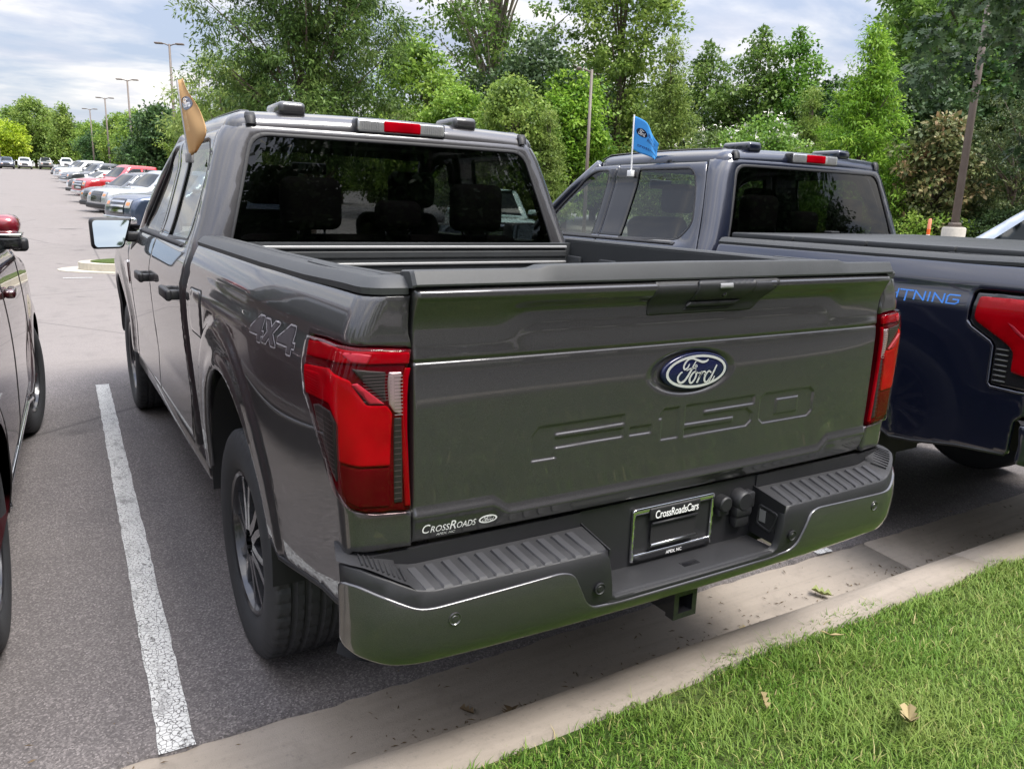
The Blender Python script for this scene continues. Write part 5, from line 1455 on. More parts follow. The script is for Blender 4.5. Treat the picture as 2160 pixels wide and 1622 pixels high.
# ------------------------------------------------------------------ other vehicles
def catmull(pts, sub=4):
    P = [np.array(p, float) for p in pts]; out = []
    for i in range(len(P)-1):
        p0, p1, p2, p3 = P[max(i-1, 0)], P[i], P[i+1], P[min(i+2, len(P)-1)]
        for k in range(sub):
            t = k/sub; out.append(.5*(2*p1+(p2-p0)*t+(2*p0-5*p1+4*p2-p3)*t*t+(3*p1-p0-3*p2+p3)*t**3))
    out.append(P[-1]); return [tuple(p) for p in out]
SPECS = {
    'suv': dict(W=1.93, top=[(-2.36, .36), (-2.44, .62), (-2.42, .98), (-2.30, 1.18), (-2.08, 1.58), (-1.88, 1.71), (-.5, 1.76), (.42, 1.68), (.62, 1.60), (1.32, 1.14), (1.95, 1.05), (2.32, .93), (2.43, .72), (2.42, .50), (2.34, .32)],
                wind=(.63, 1.30), rearg=(-2.22, -2.02), ax=(-1.42, 1.45), r=.37, sill=.30,
                wins=[[(-2.02, 1.20), (-1.20, 1.14), (-1.22, 1.60), (-1.85, 1.58)], [(-1.12, 1.14), (-.12, 1.11), (-.12, 1.62), (-1.14, 1.61)], [(-.04, 1.11), (1.05, 1.09), (.52, 1.52), (.30, 1.60), (-.04, 1.62)]], belt=1.08),
    'jeep': dict(W=1.90, top=[(-2.2, .45), (-2.28, .7), (-2.26, 1.2), (-2.18, 1.78), (-2.05, 1.86), (.5, 1.86), (.62, 1.82), (.92, 1.22), (1.7, 1.18), (2.1, 1.13), (2.2, .95), (2.2, .62), (2.12, .5)],
                 wind=(.63, .90), rearg=(-2.24, -2.2), ax=(-1.4, 1.45), r=.41, sill=.42,
                 wins=[[(-2.0, 1.28), (-1.2, 1.28), (-1.2, 1.74), (-2.0, 1.74)], [(-1.1, 1.28), (-.25, 1.28), (-.25, 1.74), (-1.1, 1.74)], [(-.15, 1.28), (.74, 1.28), (.52, 1.74), (-.15, 1.74)]], belt=1.2),
    'truck': dict(W=2.02, top=[(-2.86, .55), (-2.92, .72), (-2.90, 1.30), (-2.84, 1.36), (-1.30, 1.37), (-1.20, 1.45), (-1.08, 1.84), (-.95, 1.93), (.2, 1.96), (.55, 1.88), (1.30, 1.31), (2.3, 1.24), (2.74, 1.14), (2.90, .90), (2.92, .60), (2.85, .45)],
                  wind=(.62, 1.26), rearg=(-1.19, -1.10), ax=(-1.78, 1.92), r=.40, sill=.46,
                  wins=[[(-1.0, 1.40), (-.22, 1.38), (-.24, 1.80), (-.92, 1.79)], [(-.10, 1.38), (1.0, 1.35), (.50, 1.72), (.30, 1.80), (-.12, 1.81)]], belt=1.30),
    'sedan': dict(W=1.85, top=[(-2.30, .42), (-2.40, .62), (-2.36, .98), (-1.85, 1.08), (-1.2, 1.38), (-.7, 1.46), (.2, 1.45), (.5, 1.38), (1.25, 1.03), (1.95, .92), (2.28, .80), (2.38, .58), (2.32, .32)],
                  wind=(.54, 1.20), rearg=(-1.75, -1.25), ax=(-1.35, 1.42), r=.33, sill=.26,
                  wins=[[(-1.45, 1.08), (-.15, 1.02), (-.15, 1.38), (-.75, 1.38)], [(-.05, 1.02), (1.0, .99), (.45, 1.32), (.2, 1.38), (-.05, 1.38)]], belt=1.0),
}
def make_car(kind, name, label, cat, loc, rz, pm, face='bar', near=False, hscale=1.0, group=None, tilt=0.0, style='five', mout=0.0, steer=0.0):
    S = SPECS[kind]; root = thing(name, label, cat, (0, 0, 0), 0, group)
    root.matrix_world = Matrix.Translation(loc) @ Matrix.Rotation(tilt, 4, 'X') @ Matrix.Rotation(rz, 4, 'Z')
    Wh = S['W']/2; sp_ = .035 if near else .09; Rr = .10
    top = [(y, z*hscale) for y, z in catmull(S['top'], 5)]
    zb = S['sill']; r = S['r']
    a0 = r+.055
    arch = lambda yc: ell(yc, r, a0, a0, 0, 180, 14)
    bottom = [(top[-1][0]-.10, zb)]+[p for p in arch(S['ax'][1]) if p[1] > zb]+[p for p in arch(S['ax'][0]) if p[1] > zb]+[(top[0][0]+.10, zb)]
    outline = top+bottom
    zs = [0, .3, .5, .75, S['belt']*hscale, S['belt']*hscale+.06, S['belt']*hscale+.3, 1.7*hscale, 2.1*hscale]
    prof = pchip(zs, [Wh-.06, Wh-.035, Wh-.005, Wh, Wh-.035, Wh-.06, Wh-.15, Wh-.24, Wh-.36])
    T = np.array(top)
    def X(P):
        d = np.full(len(P), 1e9)
        for i in range(len(T)-1):
            a, b_ = T[i], T[i+1]; ab = b_-a; t = np.clip(((P-a)@ab)/(ab@ab+1e-12), 0, 1); d = np.minimum(d, np.hypot(*(P-(a+t[:, None]*ab)).T))
        k = 1-np.minimum(d/Rr, 1); ins = Rr*(1-np.sqrt(np.maximum(1-k*k, 0)))
        # arch swell
        sw = sum(.02*sstep(a0*1.35, a0*1.05, np.hypot(P[:, 0]-yc, P[:, 1]-r)) for yc in S['ax'])
        ye = np.abs(P[:, 0])/abs(T[:, 0]).max(); taper = .10*sstep(.72, 1.0, ye)
        return prof(P[:, 1])-ins+sw-taper
    V, F = triangulate(outline, [], sp_, sp_*.8, .012)
    x = X(V)
    vs = np.concatenate([np.stack([-x, V[:, 0], V[:, 1]], 1), np.stack([x, V[:, 0], V[:, 1]], 1)]); n = len(V)
    fs = [tuple(f[::-1]) for f in F.tolist()]+[tuple(int(i)+n for i in f) for f in F]
    # transverse skin over the upper contour
    tl = resample(top+[top[-1]], sp_*.8); 
    keep = [p for p in tl]; xe = X(np.array(keep)); nx = 10; tn = np.gradient(np.array(keep), axis=0); nrm = np.stack([-tn[:, 1], tn[:, 0]], 1); nrm /= np.linalg.norm(nrm, axis=1)[:, None]+1e-9
    crown = .035
    def skin(i, fx, off=0.0):
        f0 = int(np.clip(math.floor(i), 0, len(keep)-2)); t = i-f0
        p = np.array(keep[f0])*(1-t)+np.array(keep[f0+1])*t; e = xe[f0]*(1-t)+xe[f0+1]*t; q = nrm[f0]*(1-t)+nrm[f0+1]*t
        c = crown*(1-fx*fx)+off; return (fx*e, p[0]+q[0]*c, p[1]+q[1]*c)
    k0 = len(vs); sk = [skin(i, -1+2*j/nx) for i in range(len(keep)) for j in range(nx+1)]
    vs = vs.tolist()+[list(p) for p in sk]
    fs += [(k0+i*(nx+1)+j, k0+i*(nx+1)+j+1, k0+(i+1)*(nx+1)+j+1, k0+(i+1)*(nx+1)+j) for i in range(len(keep)-1) for j in range(nx)]
    body = mk('body', vs, fs, pm, root)
    bm = bmesh.new(); bm.from_mesh(body.data); bmesh.ops.remove_doubles(bm, verts=bm.verts, dist=.004); bmesh.ops.recalc_face_normals(bm, faces=bm.faces); bm.to_mesh(body.data); bm.free(); body.data.shade_smooth()
    K = np.array(keep)
    def find(y, z=None, front=True):
        # contour parameter whose y equals given value on the upper side
        idx = range(len(K)-1)
        best = [i for i in idx if (K[i][0]-y)*(K[i+1][0]-y) <= 0 and K[i][1] > S['belt']*hscale*.9]
        i = best[0] if best else int(np.argmin(np.abs(K[:, 0]-y))); d = K[i+1][0]-K[i][0]; return i+(0 if abs(d) < 1e-6 else (y-K[i][0])/d)
    def findz(z, front=True):
        rng = range(len(K)-2, -1, -1) if front else range(len(K)-1)
        for i in rng:
            if (K[i][1]-z)*(K[i+1][1]-z) <= 0 and ((K[i][0] > 0) == front):
                d = K[i+1][1]-K[i][1]; return i+(0 if abs(d) < 1e-6 else (z-K[i][1])/d)
        return len(K)-1 if front else 0
    def patch(nm, i0, i1, f0, f1, m, off, parent, na=8, nb=8, inset=0):
        vs = []
        for a in range(na+1):
            for b_ in range(nb+1):
                s_ = inset*abs(1-2*0)*0; vs.append(skin(i0+(i1-i0)*a/na, f0+(f1-f0)*b_/nb, off))
        return mk(nm, vs, [(a*(nb+1)+b_, a*(nb+1)+b_+1, (a+1)*(nb+1)+b_+1, (a+1)*(nb+1)+b_) for a in range(na) for b_ in range(nb)], m, parent)
    patch('windscreen', find(S['wind'][0]), find(S['wind'][1]), -.90, .90, M_GLV, .006, root)
    if kind != 'jeep': patch('rear_window', find(S['rearg'][0]), find(S['rearg'][1]), -.86, .86, M_GLV, .006, root)
    lift = lambda P: np.stack([-X(P), P[:, 0], P[:, 1]], 1)
    for mir in (False, True):
        for w in S['wins']:
            w = [(y, z*hscale) for y, z in w]
            g = panel('side_window', rounded(w, .05, 3), lift, M_GLV, root, spacing=.08, off=.004, lip=.004, rnd=0, ring=0, flip=True, mirror=mir)
        for (yc, zc) in ((.12, S['belt']*hscale-.10), (-.92, S['belt']*hscale-.08)):
            if kind == 'truck' and yc < -.5: yc = -.72
            sg = 1 if mir else -1; xh = float(X(np.array([[yc, zc]]))[0])
            b = MB(); b.rbox((min(sg*xh, sg*(xh+.045)), yc-.11, zc-.02), (max(sg*xh, sg*(xh+.045)), yc+.11, zc+.02), .012, 2); b.build('door_handle', pm if near else M_CHROME, root, True)
        # mirror
        sg = 1 if mir else -1; ym, zm = S['wins'][-1][1][0]+.02, S['belt']*hscale+.09; xm = float(X(np.array([[ym, zm]]))[0])+mout
        mr = bpy.data.objects.new('door_mirror', None); mr.empty_display_size = .05; link(mr, root)
        if near:      # mirrors folded in for parking: only the painted shell, bright strip and black foot show
            xa = lambda k: sg*(xm+k)
            bx_ = lambda x0, x1, y0, y1, z0, z1, r_: MB().rbox((min(xa(x0), xa(x1)), y0, z0), (max(xa(x0), xa(x1)), y1, z1), r_, 4)
            P_CAP = paint('maroon_cap_paint', (.20, .008, .018), .25, .35, .34)
            bx_(.03, .185, ym-.20, ym+.06, zm+.045, zm+.165, .055).build('housing', P_CAP, mr, True)
            bx_(.028, .192, ym-.207, ym+.05, zm+.040, zm+.060, .008).build('mirror_strip', M_CHROME, mr, True)
            bx_(.04, .188, ym-.20, ym+.05, zm-.03, zm+.044, .020).build('mirror_base', M_GLOSS, mr, True)
            bx_(.13, .215, ym-.14, ym-.02, zm-.045, zm+.03, .02).build('mirror_tip', M_BLACK, mr, True)
        vs = []; ring = rounded([(0, .02), (.20, .05), (.235, .11), (.20, .165), (.02, .15)], .04, 4); q = len(ring)
        for sc, yy in ((.92, -.07), (1, -.05), (1.02, -.01), (.9, .05), (.5, .10)):
            for (a, c) in ring: vs.append((sg*(xm+.03+.11+(a-.11)*sc), ym+yy, zm-.05+.09+(c-.09)*sc))
        if not near: mk('housing', vs, [(r_*q+i, r_*q+(i+1) % q, (r_+1)*q+(i+1) % q, (r_+1)*q+i) for r_ in range(4) for i in range(q)]+[tuple(range(q)), tuple(4*q+i for i in range(q))], pm, mr)
        b = MB(); b.rbox((min(sg*(xm+.02), sg*(xm+.255)), ym-.075, zm-.045), (max(sg*(xm+.02), sg*(xm+.255)), ym+.06, zm-.004), .015, 2); b.rbox((min(sg*(xm-.05), sg*(xm+.08)), ym-.03, zm-.05), (max(sg*(xm-.05), sg*(xm+.08)), ym+.05, zm-.01), .01, 2); 
        if not near: b.build('mirror_base', M_GLOSS, mr, True)
        if near:
            for (y0, yt, yb) in ((1.06, 1.10, 1.03), (-.08, -.08, -.10), (-1.16, -1.16, -1.05)):
                pts = np.array([(yb+(yt-yb)*t, zb+.05+(S['belt']*hscale-.02-zb-.05)*t) for t in np.linspace(0, 1, 16)])
                Q = lift(pts)+(-lift_normals(lift, pts))*.0004
                if mir: Q = Q*[-1, 1, 1]
                MB().tube(Q, .0028, 6).build('door_seam', M_DARK, root, True)
            pts = np.array([(yy, zb+.035) for yy in np.linspace(S['ax'][0]+a0+.05, S['ax'][1]-a0-.05, 20)]); Q = lift(pts)
            if mir: Q = Q*[-1, 1, 1]
            MB().tube(Q, .012, 8).build('sill_strip', M_CHROME, root, True)
    # front face
    zf1 = S['top'][-4][1]*hscale*(.98 if kind != 'truck' else 1.0); zlow = zb+.16
    ia, ib = findz(zf1*.97), findz(zlow+.12)
    g = patch('grille', ia, ib, -.52, .52, M_GLOSS, .012, root)
    if face == 'bar':
        for k in range(3): patch('grille_bar', ia+(ib-ia)*(.15+.3*k), ia+(ib-ia)*(.28+.3*k), -.50, .50, M_CHROME, .022, g, 2, 8)
    elif face == 'mesh':
        for k in range(5): patch('grille_bar', ia+(ib-ia)*(.08+.19*k), ia+(ib-ia)*(.12+.19*k), -.50, .50, MATS['louvre_edge'], .02, g, 2, 8)
    for sg in (-1, 1):
        h = patch('headlight', ia, ia+(ib-ia)*.62, sg*.56, sg*.94, M_CLEARL, .012, root)
        patch('turn_lamp', ia+(ib-ia)*.22, ia+(ib-ia)*.45, sg*.64, sg*.86, mat('amber_lens', (.75, .22, .03), .15, 0, 1), .017, h, 3, 4)
        it = findz(S['belt']*hscale*.92, False); ic = findz(S['belt']*hscale*.62, False)
        patch('tail_light', ic, it, sg*.72, sg*.97, M_REDLENS, .012, root)
    yn = max(t[0] for t in top)
    b = MB(); b.rbox((-Wh*.90, yn-.16, zb+.02), (Wh*.90, yn+.05, zb+.22), .05, 3); b.build('front_bumper', M_CHROME if kind == 'truck' and face == 'bar' else M_BLACK, root, True, 60)
    b = MB(); b.rbox((-Wh*.85, -abs(T[:, 0].min())-.03, zb+.04), (Wh*.85, -abs(T[:, 0].min())+.16, zb+.24), .05, 3); b.build('rear_bumper', M_BLACK, root, True, 60)
    b = MB(); b.box((-Wh+.28, T[:, 0].min()+.25, zb-.06), (Wh-.28, T[:, 0].max()-.25, zb+.25)); b.build('underbody', M_DARK, root)
    for yc in S['ax']:
        for sg in (-1, 1):
            vs = []; pr2 = ell(yc, r, a0, a0, -15, 195, 14); q = len(pr2)
            for xx in (Wh-.05, Wh-.42): vs += [(sg*xx, a, c) for a, c in pr2]
            mk('wheel_liner', vs, [(i, i+1, q+i+1, q+i) for i in range(q-1)]+[tuple(q+i for i in range(q))], M_DARK, root)
            wo = make_wheel(root, (sg*(Wh-.135), yc, r), sg > 0, style, r/.405)
            if yc > 0 and steer: wo.rotation_euler.z += rad(steer)
    return root
M_GLV = mat('dark_vehicle_glass', (.010, .014, .014), .03, 0, 0, .03, .38)

P_MAROON = paint('maroon_paint', (.055, .006, .009), .3, .5, .34, 2.1); P_RED = paint('red_paint', (.40, .010, .016), .2, .3, .35)
P_SILV = paint('silver_paint', (.42, .44, .46), .15, .7, .35); P_WHITE = mat('white_paint', (.78, .79, .78), .3, 0, 1.0)
P_CHAR = paint('charcoal_paint', (.045, .05, .055), .2, .5, .35); P_NAVY = paint('slate_blue_paint', (.045, .065, .11), .2, .6, .35); P_GREY = paint('grey_green_paint', (.20, .21, .20), .1, .2, .4)
P_MINT = mat('pale_mint_paint', (.62, .80, .74), .3, 0, 1.0); P_PALE = paint('pale_blue_silver_paint', (.45, .50, .56), .1, .6, .35)
TL = math.atan(.036)
# neighbour on the other side of the stall line
suv = make_car('suv', 'suv', 'maroon SUV with chrome-trimmed mirror parked beside the dark grey pickup', 'suv', (-2.594, 1.89, 0), rad(-2.3), P_MAROON, 'bar', True, 1.09, mout=-.09, steer=-8)
# across the navy pickup
make_car('suv', 'suv', 'pale blue silver SUV whose windscreen shows above the navy pickup bed cover', 'suv', (8.55, 1.42, 0), 0, P_PALE, hscale=1.06)
make_car('jeep', 'off_road_suv', 'pale mint boxy off-roader seen through the navy pickup front window', 'suv', (8.6, 15.5, gz(15.5)), rad(160), P_MINT, 'bar', False, .98)
# row along the drive lane, noses to the lane
row = [
    ('truck', 23.6, P_NAVY, 'bar', 1.04, 'pickup_truck', 'slate blue heavy pickup with big chrome grille behind the grey truck mirror', 'pickup truck'),
    ('truck', 32.4, P_SILV, 'mesh', 1.0, 'pickup_truck', 'silver pickup with amber headlight between slate blue and charcoal vehicles', 'pickup truck'),
    ('suv', 37.6, P_CHAR, 'mesh', 1.04, 'suv', 'charcoal SUV with round lamps parked between silver and red trucks', 'suv'),
    ('truck', 45.8, P_RED, 'bar', 1.05, 'pickup_truck', 'bright red heavy pickup with chrome grille in the lane row', 'pickup truck'),
    ('sedan', 54.5, P_WHITE, 'mesh', 1.1, 'sedan', 'white low car glimpsed behind the bright red pickup hood', 'car'),
    ('truck', 66.0, P_CHAR, 'bar', 1.0, 'pickup_truck', 'charcoal pickup standing between the red pickup and the white pickup', 'pickup truck'),
    ('truck', 83.0, P_WHITE, 'bar', 1.03, 'pickup_truck', 'white heavy pickup with dark grille far along the lane row', 'pickup truck'),
    ('truck', 92.0, P_NAVY, 'mesh', 1.0, 'pickup_truck', 'slate blue pickup at the far end of the lane row', 'pickup truck'),
]
for kind, y, pm, fc, hs, nm, lb, ct in row:
    L = max(p[0] for p in SPECS[kind]['top'])
    make_car(kind, nm, lb, ct, (.62+L*math.sin(rad(110)), y-L*math.cos(rad(110)), gz(y)), rad(110), pm, fc, False, hs, 'vehicles nosed to the drive lane', TL*(1 if y > 26 else .5))
for kind, x, y, pm, nm, lb in (('suv', -4.4, 141, P_NAVY, 'suv', 'dark blue SUV facing the lot before the yellow-green tree'), ('suv', -2.1, 145, P_WHITE, 'suv', 'white SUV facing the lot at the far tree line'), ('jeep', .75, 147, P_GREY, 'off_road_suv', 'boxy grey off-roader facing the lot at the far tree line'), ('truck', 3.7, 149, P_WHITE, 'pickup_truck', 'white pickup facing the lot beside the boxy grey off-roader')):
    make_car(kind, nm, lb, 'suv' if kind != 'truck' else 'pickup truck', (x, y, gz(y)), PI, pm, 'mesh', False, 1.0, 'vehicles at the far tree line', TL)
# ------------------------------------------------------------------ trees
def leaf_mat(name, cols, trans=.35):
    m, nt, b = nt_new(name); at_ = nd(nt, 'ShaderNodeAttribute', attribute_name='tone')
    c = ramp(nt, at_.outputs['Fac'], [(i/(len(cols)-1), k) for i, k in enumerate(cols)])
    oi = nd(nt, 'ShaderNodeObjectInfo'); hs = nd(nt, 'ShaderNodeHueSaturation')
    for inp, lo, hi in (('Hue', .485, .507), ('Value', 1.0, 1.4), ('Saturation', .85, 1.0)):
        mr_ = nd(nt, 'ShaderNodeMapRange'); nt.links.new(oi.outputs['Random'], mr_.inputs[0]); mr_.inputs[3].default_value = lo; mr_.inputs[4].default_value = hi; nt.links.new(mr_.outputs[0], hs.inputs[inp])
    nt.links.new(c, hs.inputs['Color']); c = hs.outputs[0]
    nt.links.new(c, b.inputs['Base Color']); b.inputs['Roughness'].default_value = .5; b.inputs['Specular IOR Level'].default_value = .35
    tr = nd(nt, 'ShaderNodeBsdfTranslucent'); nt.links.new(c, tr.inputs[0]); mx_ = nd(nt, 'ShaderNodeMixShader'); mx_.inputs[0].default_value = trans
    o = nt.nodes['Material Output']; nt.links.new(b.outputs[0], mx_.inputs[1]); nt.links.new(tr.outputs[0], mx_.inputs[2]); nt.links.new(mx_.outputs[0], o.inputs[0]); return m
def bark_mat(name, col):
    m, nt, b = nt_new(name); co = texco(nt, 'Object', (1, 1, .25)); f = noise(nt, co, 14, 6, .7)
    nt.links.new(mixc(nt, f, tuple(k*.5 for k in col), tuple(k*1.4 for k in col)), b.inputs['Base Color']); b.inputs['Roughness'].default_value = .95; bump(nt, b, f, .03, .8); return m
LM = {
    'mid': leaf_mat('leaf_mid_green', [(.038, .085, .012), (.080, .165, .020), (.14, .245, .034), (.19, .28, .05)], .4),
    'bright': leaf_mat('leaf_bright_green', [(.055, .12, .010), (.125, .235, .020), (.21, .33, .034), (.29, .40, .06)], .45),
    'lime': leaf_mat('leaf_lime_green', [(.12, .18, .008), (.25, .34, .015), (.36, .43, .03), (.42, .46, .05)], .45),
    'dark': leaf_mat('leaf_dark_green', [(.016, .042, .014), (.034, .080, .022), (.060, .118, .030), (.085, .145, .042)], .3),
    'zelkova': leaf_mat('leaf_zelkova', [(.026, .058, .012), (.060, .112, .020), (.110, .175, .034), (.17, .22, .06)], .35),
    'olive': leaf_mat('leaf_olive', [(.030, .042, .012), (.060, .078, .020), (.10, .11, .035), (.15, .13, .05)]),
    'oak': leaf_mat('leaf_oak', [(.018, .044, .016), (.034, .078, .024), (.062, .12, .038), (.10, .16, .055)], .3),
    'magnolia': leaf_mat('leaf_magnolia', [(.045, .080, .020), (.10, .140, .036), (.17, .18, .055), (.32, .21, .08)], .2),
    'cedar': leaf_mat('leaf_cedar', [(.020, .038, .012), (.045, .068, .020), (.080, .105, .030), (.13, .14, .045)], .25),
}
BK = bark_mat('bark_grey_brown', (.13, .10, .08)); BKP = bark_mat('bark_pale', (.28, .24, .20))
M_BLOOM = mat('white_blossom', (.75, .72, .66), .7)
def leaf_shape(kind):
    if kind == 'lobed':   # deep-lobed oak leaf
        half = [(0, 0), (.06, .16), (.30, .22), (.10, .34), (.40, .52), (.12, .58), (.30, .80), (.07, .80), (0, 1.0)]
        full = half+[(-x, y) for x, y in half[1:-1]][::-1]; V = np.array([(x, y, .10*abs(x)) for x, y in full]+[(0, .5, 0)]); n = len(full)
        return V, [(i, (i+1) % n, n) for i in range(n)]
    if kind == 'long': return np.array([(0, 0, 0), (.17, .45, .05), (0, 1, -.08), (-.17, .45, .05)]), [(0, 1, 2, 3)]
    return np.array([(0, 0, 0), (.33, .45, .07), (0, 1, -.05), (-.33, .45, .07)]), [(0, 1, 2, 3)]
def crown_points(shape, N, rg, H, R, z0, hollow=.45):
    """clump centres inside a crown of height H from z0, half-width R"""
    out = []
    while len(out) < N:
        t = rg.random(4*N); a = rg.uniform(0, 2*PI, 4*N); rr = np.sqrt(rg.uniform(hollow**2, 1, 4*N))
        if shape == 'round': w = np.sqrt(np.maximum(1-(2*t-1)**2, 0))*(1-.18*t)
        elif shape == 'cone': w = (1-t)**.85*np.minimum(1, t*7+.25)
        elif shape == 'vase': w = np.minimum(1, .25+1.5*t)*np.sqrt(np.maximum(1-np.maximum(0, (t-.55)/.45)**2, 0))
        elif shape == 'column': w = np.minimum(1, t*6+.3)*np.minimum(1, (1-t)*2.4+.03)
        else: w = np.full_like(t, 1.0)
        lump = 1+.22*np.sin(a*3+t*9)+.16*np.sin(a*5-t*14+1)+.10*np.sin(a*9+t*23)
        ok = rg.random(4*N) < w+.1
        x = R*w*rr*lump*np.cos(a); y = R*w*rr*lump*np.sin(a); z = z0+H*t
        out += [p for p, k in zip(np.stack([x, y, z], 1), ok) if k]
    return np.array(out[:N])
def make_tree(name, label, loc, H, R, z0, shape='round', lm='mid', clumps=260, per=70, csz=.55, leaf=.16, lshape='oval', droop=.5, seed=1, bark=BK, trunk=.16, group=None, cat='tree', hollow=.45, blooms=0, sparse_limbs=0, flat=.6):
    rg = np.random.default_rng(seed); root = thing(name, label, cat, loc, 0, group)
    C = crown_points(shape, clumps, rg, H-z0, R, z0, hollow)
    # trunk and limbs
    b = MB(); rr_ = random.Random(seed)
    lean = [(.06*math.sin(seed+k)*k, .06*math.cos(seed*2+k)*k) for k in range(7)]
    top = z0+(H-z0)*(.75 if shape in ('round', 'vase') else .93)
    tp = [(lean[k][0]*R*.2, lean[k][1]*R*.2, -.05+(top+.05)*k/6) for k in range(7)]
    b.tube(tp, [trunk*(1.25-k*.18) if k < 6 else trunk*.12 for k in range(7)], 9)
    lim = C[rg.choice(len(C), min(len(C), 26+sparse_limbs), replace=False)]
    for c in lim:
        f = min(.95, max(.12, (c[2]-z0*.7)/max(top, .1)*.72)); k = min(5, int(f*6)); t = f*6-k
        p0 = Vector(tp[k]).lerp(Vector(tp[k+1]), min(t, 1)); p1 = Vector(c.tolist()); mid = p0.lerp(p1, .55)+Vector((0, 0, .10*(p1-p0).length))
        b.tube([p0, mid, p1], [trunk*.34, trunk*.2, trunk*.05], 6)
    b.build('trunk', bark, root, True)
    n = clumps*per; ci = np.repeat(np.arange(clumps), per)
    sz = csz*rg.uniform(.45, 1.55, clumps)[ci]
    d = rg.normal(0, 1, (n, 3)); d /= np.linalg.norm(d, axis=1)[:, None]; d *= (rg.random(n)**.45)[:, None]
    pos = C[ci]+d*sz[:, None]*np.array([1, 1, flat])
    # leaf directions: outward from clump, drooping
    dirv = d*1.0+rg.normal(0, .45, (n, 3)); dirv[:, 2] -= droop; dirv /= np.linalg.norm(dirv, axis=1)[:, None]+1e-9
    up = rg.normal(0, .5, (n, 3))+np.array([0, 0, 1.0]); side = np.cross(dirv, up); side /= np.linalg.norm(side, axis=1)[:, None]+1e-9; nrm = np.cross(side, dirv)
    L = leaf*rg.uniform(.5, 1.45, n)
    S, SF = leaf_shape(lshape); k = len(S)
    V = pos[:, None, :]+(S[None, :, 0, None]*side[:, None, :]+S[None, :, 1, None]*dirv[:, None, :]+S[None, :, 2, None]*nrm[:, None, :])*L[:, None, None]
    me = bpy.data.meshes.new('crown'); me.vertices.add(n*k); me.vertices.foreach_set('co', V.reshape(-1))
    fl = np.concatenate([np.array(f) for f in SF]); ln = np.array([len(f) for f in SF]); tot = len(fl)
    loops = ((np.arange(n)*k)[:, None]+fl[None, :]).reshape(-1); me.loops.add(len(loops)); me.loops.foreach_set('vertex_index', loops.astype(np.int32))
    st0 = np.concatenate([[0], np.cumsum(ln)[:-1]]); st = ((np.arange(n)*tot)[:, None]+st0[None, :]).reshape(-1)
    me.polygons.add(len(st)); me.polygons.foreach_set('loop_start', st.astype(np.int32)); me.update(calc_edges=True)
    ct = rg.normal(0, .20, clumps)[ci]
    tone = np.clip(.45+ct+rg.normal(0, .18, n), 0, 1); a_ = me.attributes.new('tone', 'FLOAT', 'POINT'); a_.data.foreach_set('value', np.repeat(tone, k).astype(np.float32))
    me.materials.append(LM[lm]); link(bpy.data.objects.new('crown', me), root)
    if blooms:
        mb = MB(); idx = rg.choice(len(C), blooms)
        for i in idx:
            c = C[i]
            if c[2] < z0+(H-z0)*.45: continue
            for q in range(7):
                p = c+rg.normal(0, .10, 3)+np.array([0, 0, csz*.6]); s = .05*rg.uniform(.6, 1.4); e = rg.normal(0, 1, (3, 3)); mb.add([tuple(p+e[j]*s) for j in range(3)], [(0, 1, 2)])
        o = mb.build('blossom', M_BLOOM, root); o['kind'] = 'stuff'
    return root
def tree_copy(src, label, loc, rz, sc, group=None):
    r = copy_tree(src); r.location = loc; r.rotation_euler = (0, 0, rz); r.scale = (sc, sc, sc) if isinstance(sc, (int, float)) else sc
    r['label'] = label
    if group: r['group'] = group
    return r
WOOD = 'trees of the wood behind the lot'; FAR = 'trees behind the far vehicles'
# spreading tree behind the cab
make_tree('tree', 'spreading tree with narrow drooping leaves rising behind the grey pickup cab', at(655, 19), 8.3, 2.3, 2.0, 'round', 'zelkova', 640, 125, .36, .105, 'long', .25, 3, trunk=.13, hollow=.25, sparse_limbs=20)
make_tree('tree', 'low bright bushy tree tucked under the spreading tree', at(480, 33), 6.6, 2.3, 1.4, 'round', 'bright', 190, 85, .6, .17, 'long', .4, 5, trunk=.10)
# wood
tA = make_tree('tree', 'tall airy tree with pale bare upper limbs behind the wood edge', at(1035, 46), 17.5, 4.3, 4.0, 'vase', 'mid', 240, 62, .75, .22, 'oval', .3, 11, BKP, .24, WOOD, hollow=.25, sparse_limbs=50)
tB = make_tree('tree', 'tall leafy tulip-like tree with lamp pole in front of it', at(1290, 44), 15.8, 3.5, 2.0, 'round', 'bright', 360, 80, .72, .21, 'oval', .2, 12, BK, .22, WOOD, hollow=.35)
tC = make_tree('tree', 'dense mid green tree between the spreading tree and tall airy tree', at(880, 40), 8.6, 2.7, 1.0, 'round', 'bright', 300, 75, .65, .20, 'oval', .3, 13, BK, .16, WOOD)
tD = make_tree('tree', 'dark green dense tree in the shade of the wood', at(1130, 40), 9.0, 3.0, .8, 'round', 'dark', 300, 75, .70, .20, 'oval', .3, 14, BK, .18, WOOD)
tE = make_tree('tree', 'bright feathery cone-shaped tree behind the navy pickup roof', at(1800, 30), 8.2, 2.35, .8, 'cone', 'bright', 420, 85, .50, .15, 'long', .25, 15, BK, .13, WOOD, hollow=.3, flat=.35)
tF = make_tree('tree', 'tall dark green broad tree at the right of the wood', at(1985, 40), 16.0, 4.3, 1.5, 'round', 'mid', 420, 80, .85, .24, 'oval', .3, 16, BK, .24, WOOD)
tG = make_tree('tree', 'slender mid green tree with pointed top in the wood gap', at(1575, 48), 11.8, 2.2, 1.0, 'column', 'mid', 280, 70, .65, .20, 'oval', .3, 17, BK, .15, WOOD)
tH = make_tree('tree', 'feathery pale green pointed tree beside the lamp pole', at(1395, 36), 8.6, 2.0, .8, 'cone', 'bright', 330, 80, .48, .15, 'long', .2, 18, BK, .12, WOOD, hollow=.3, flat=.35)
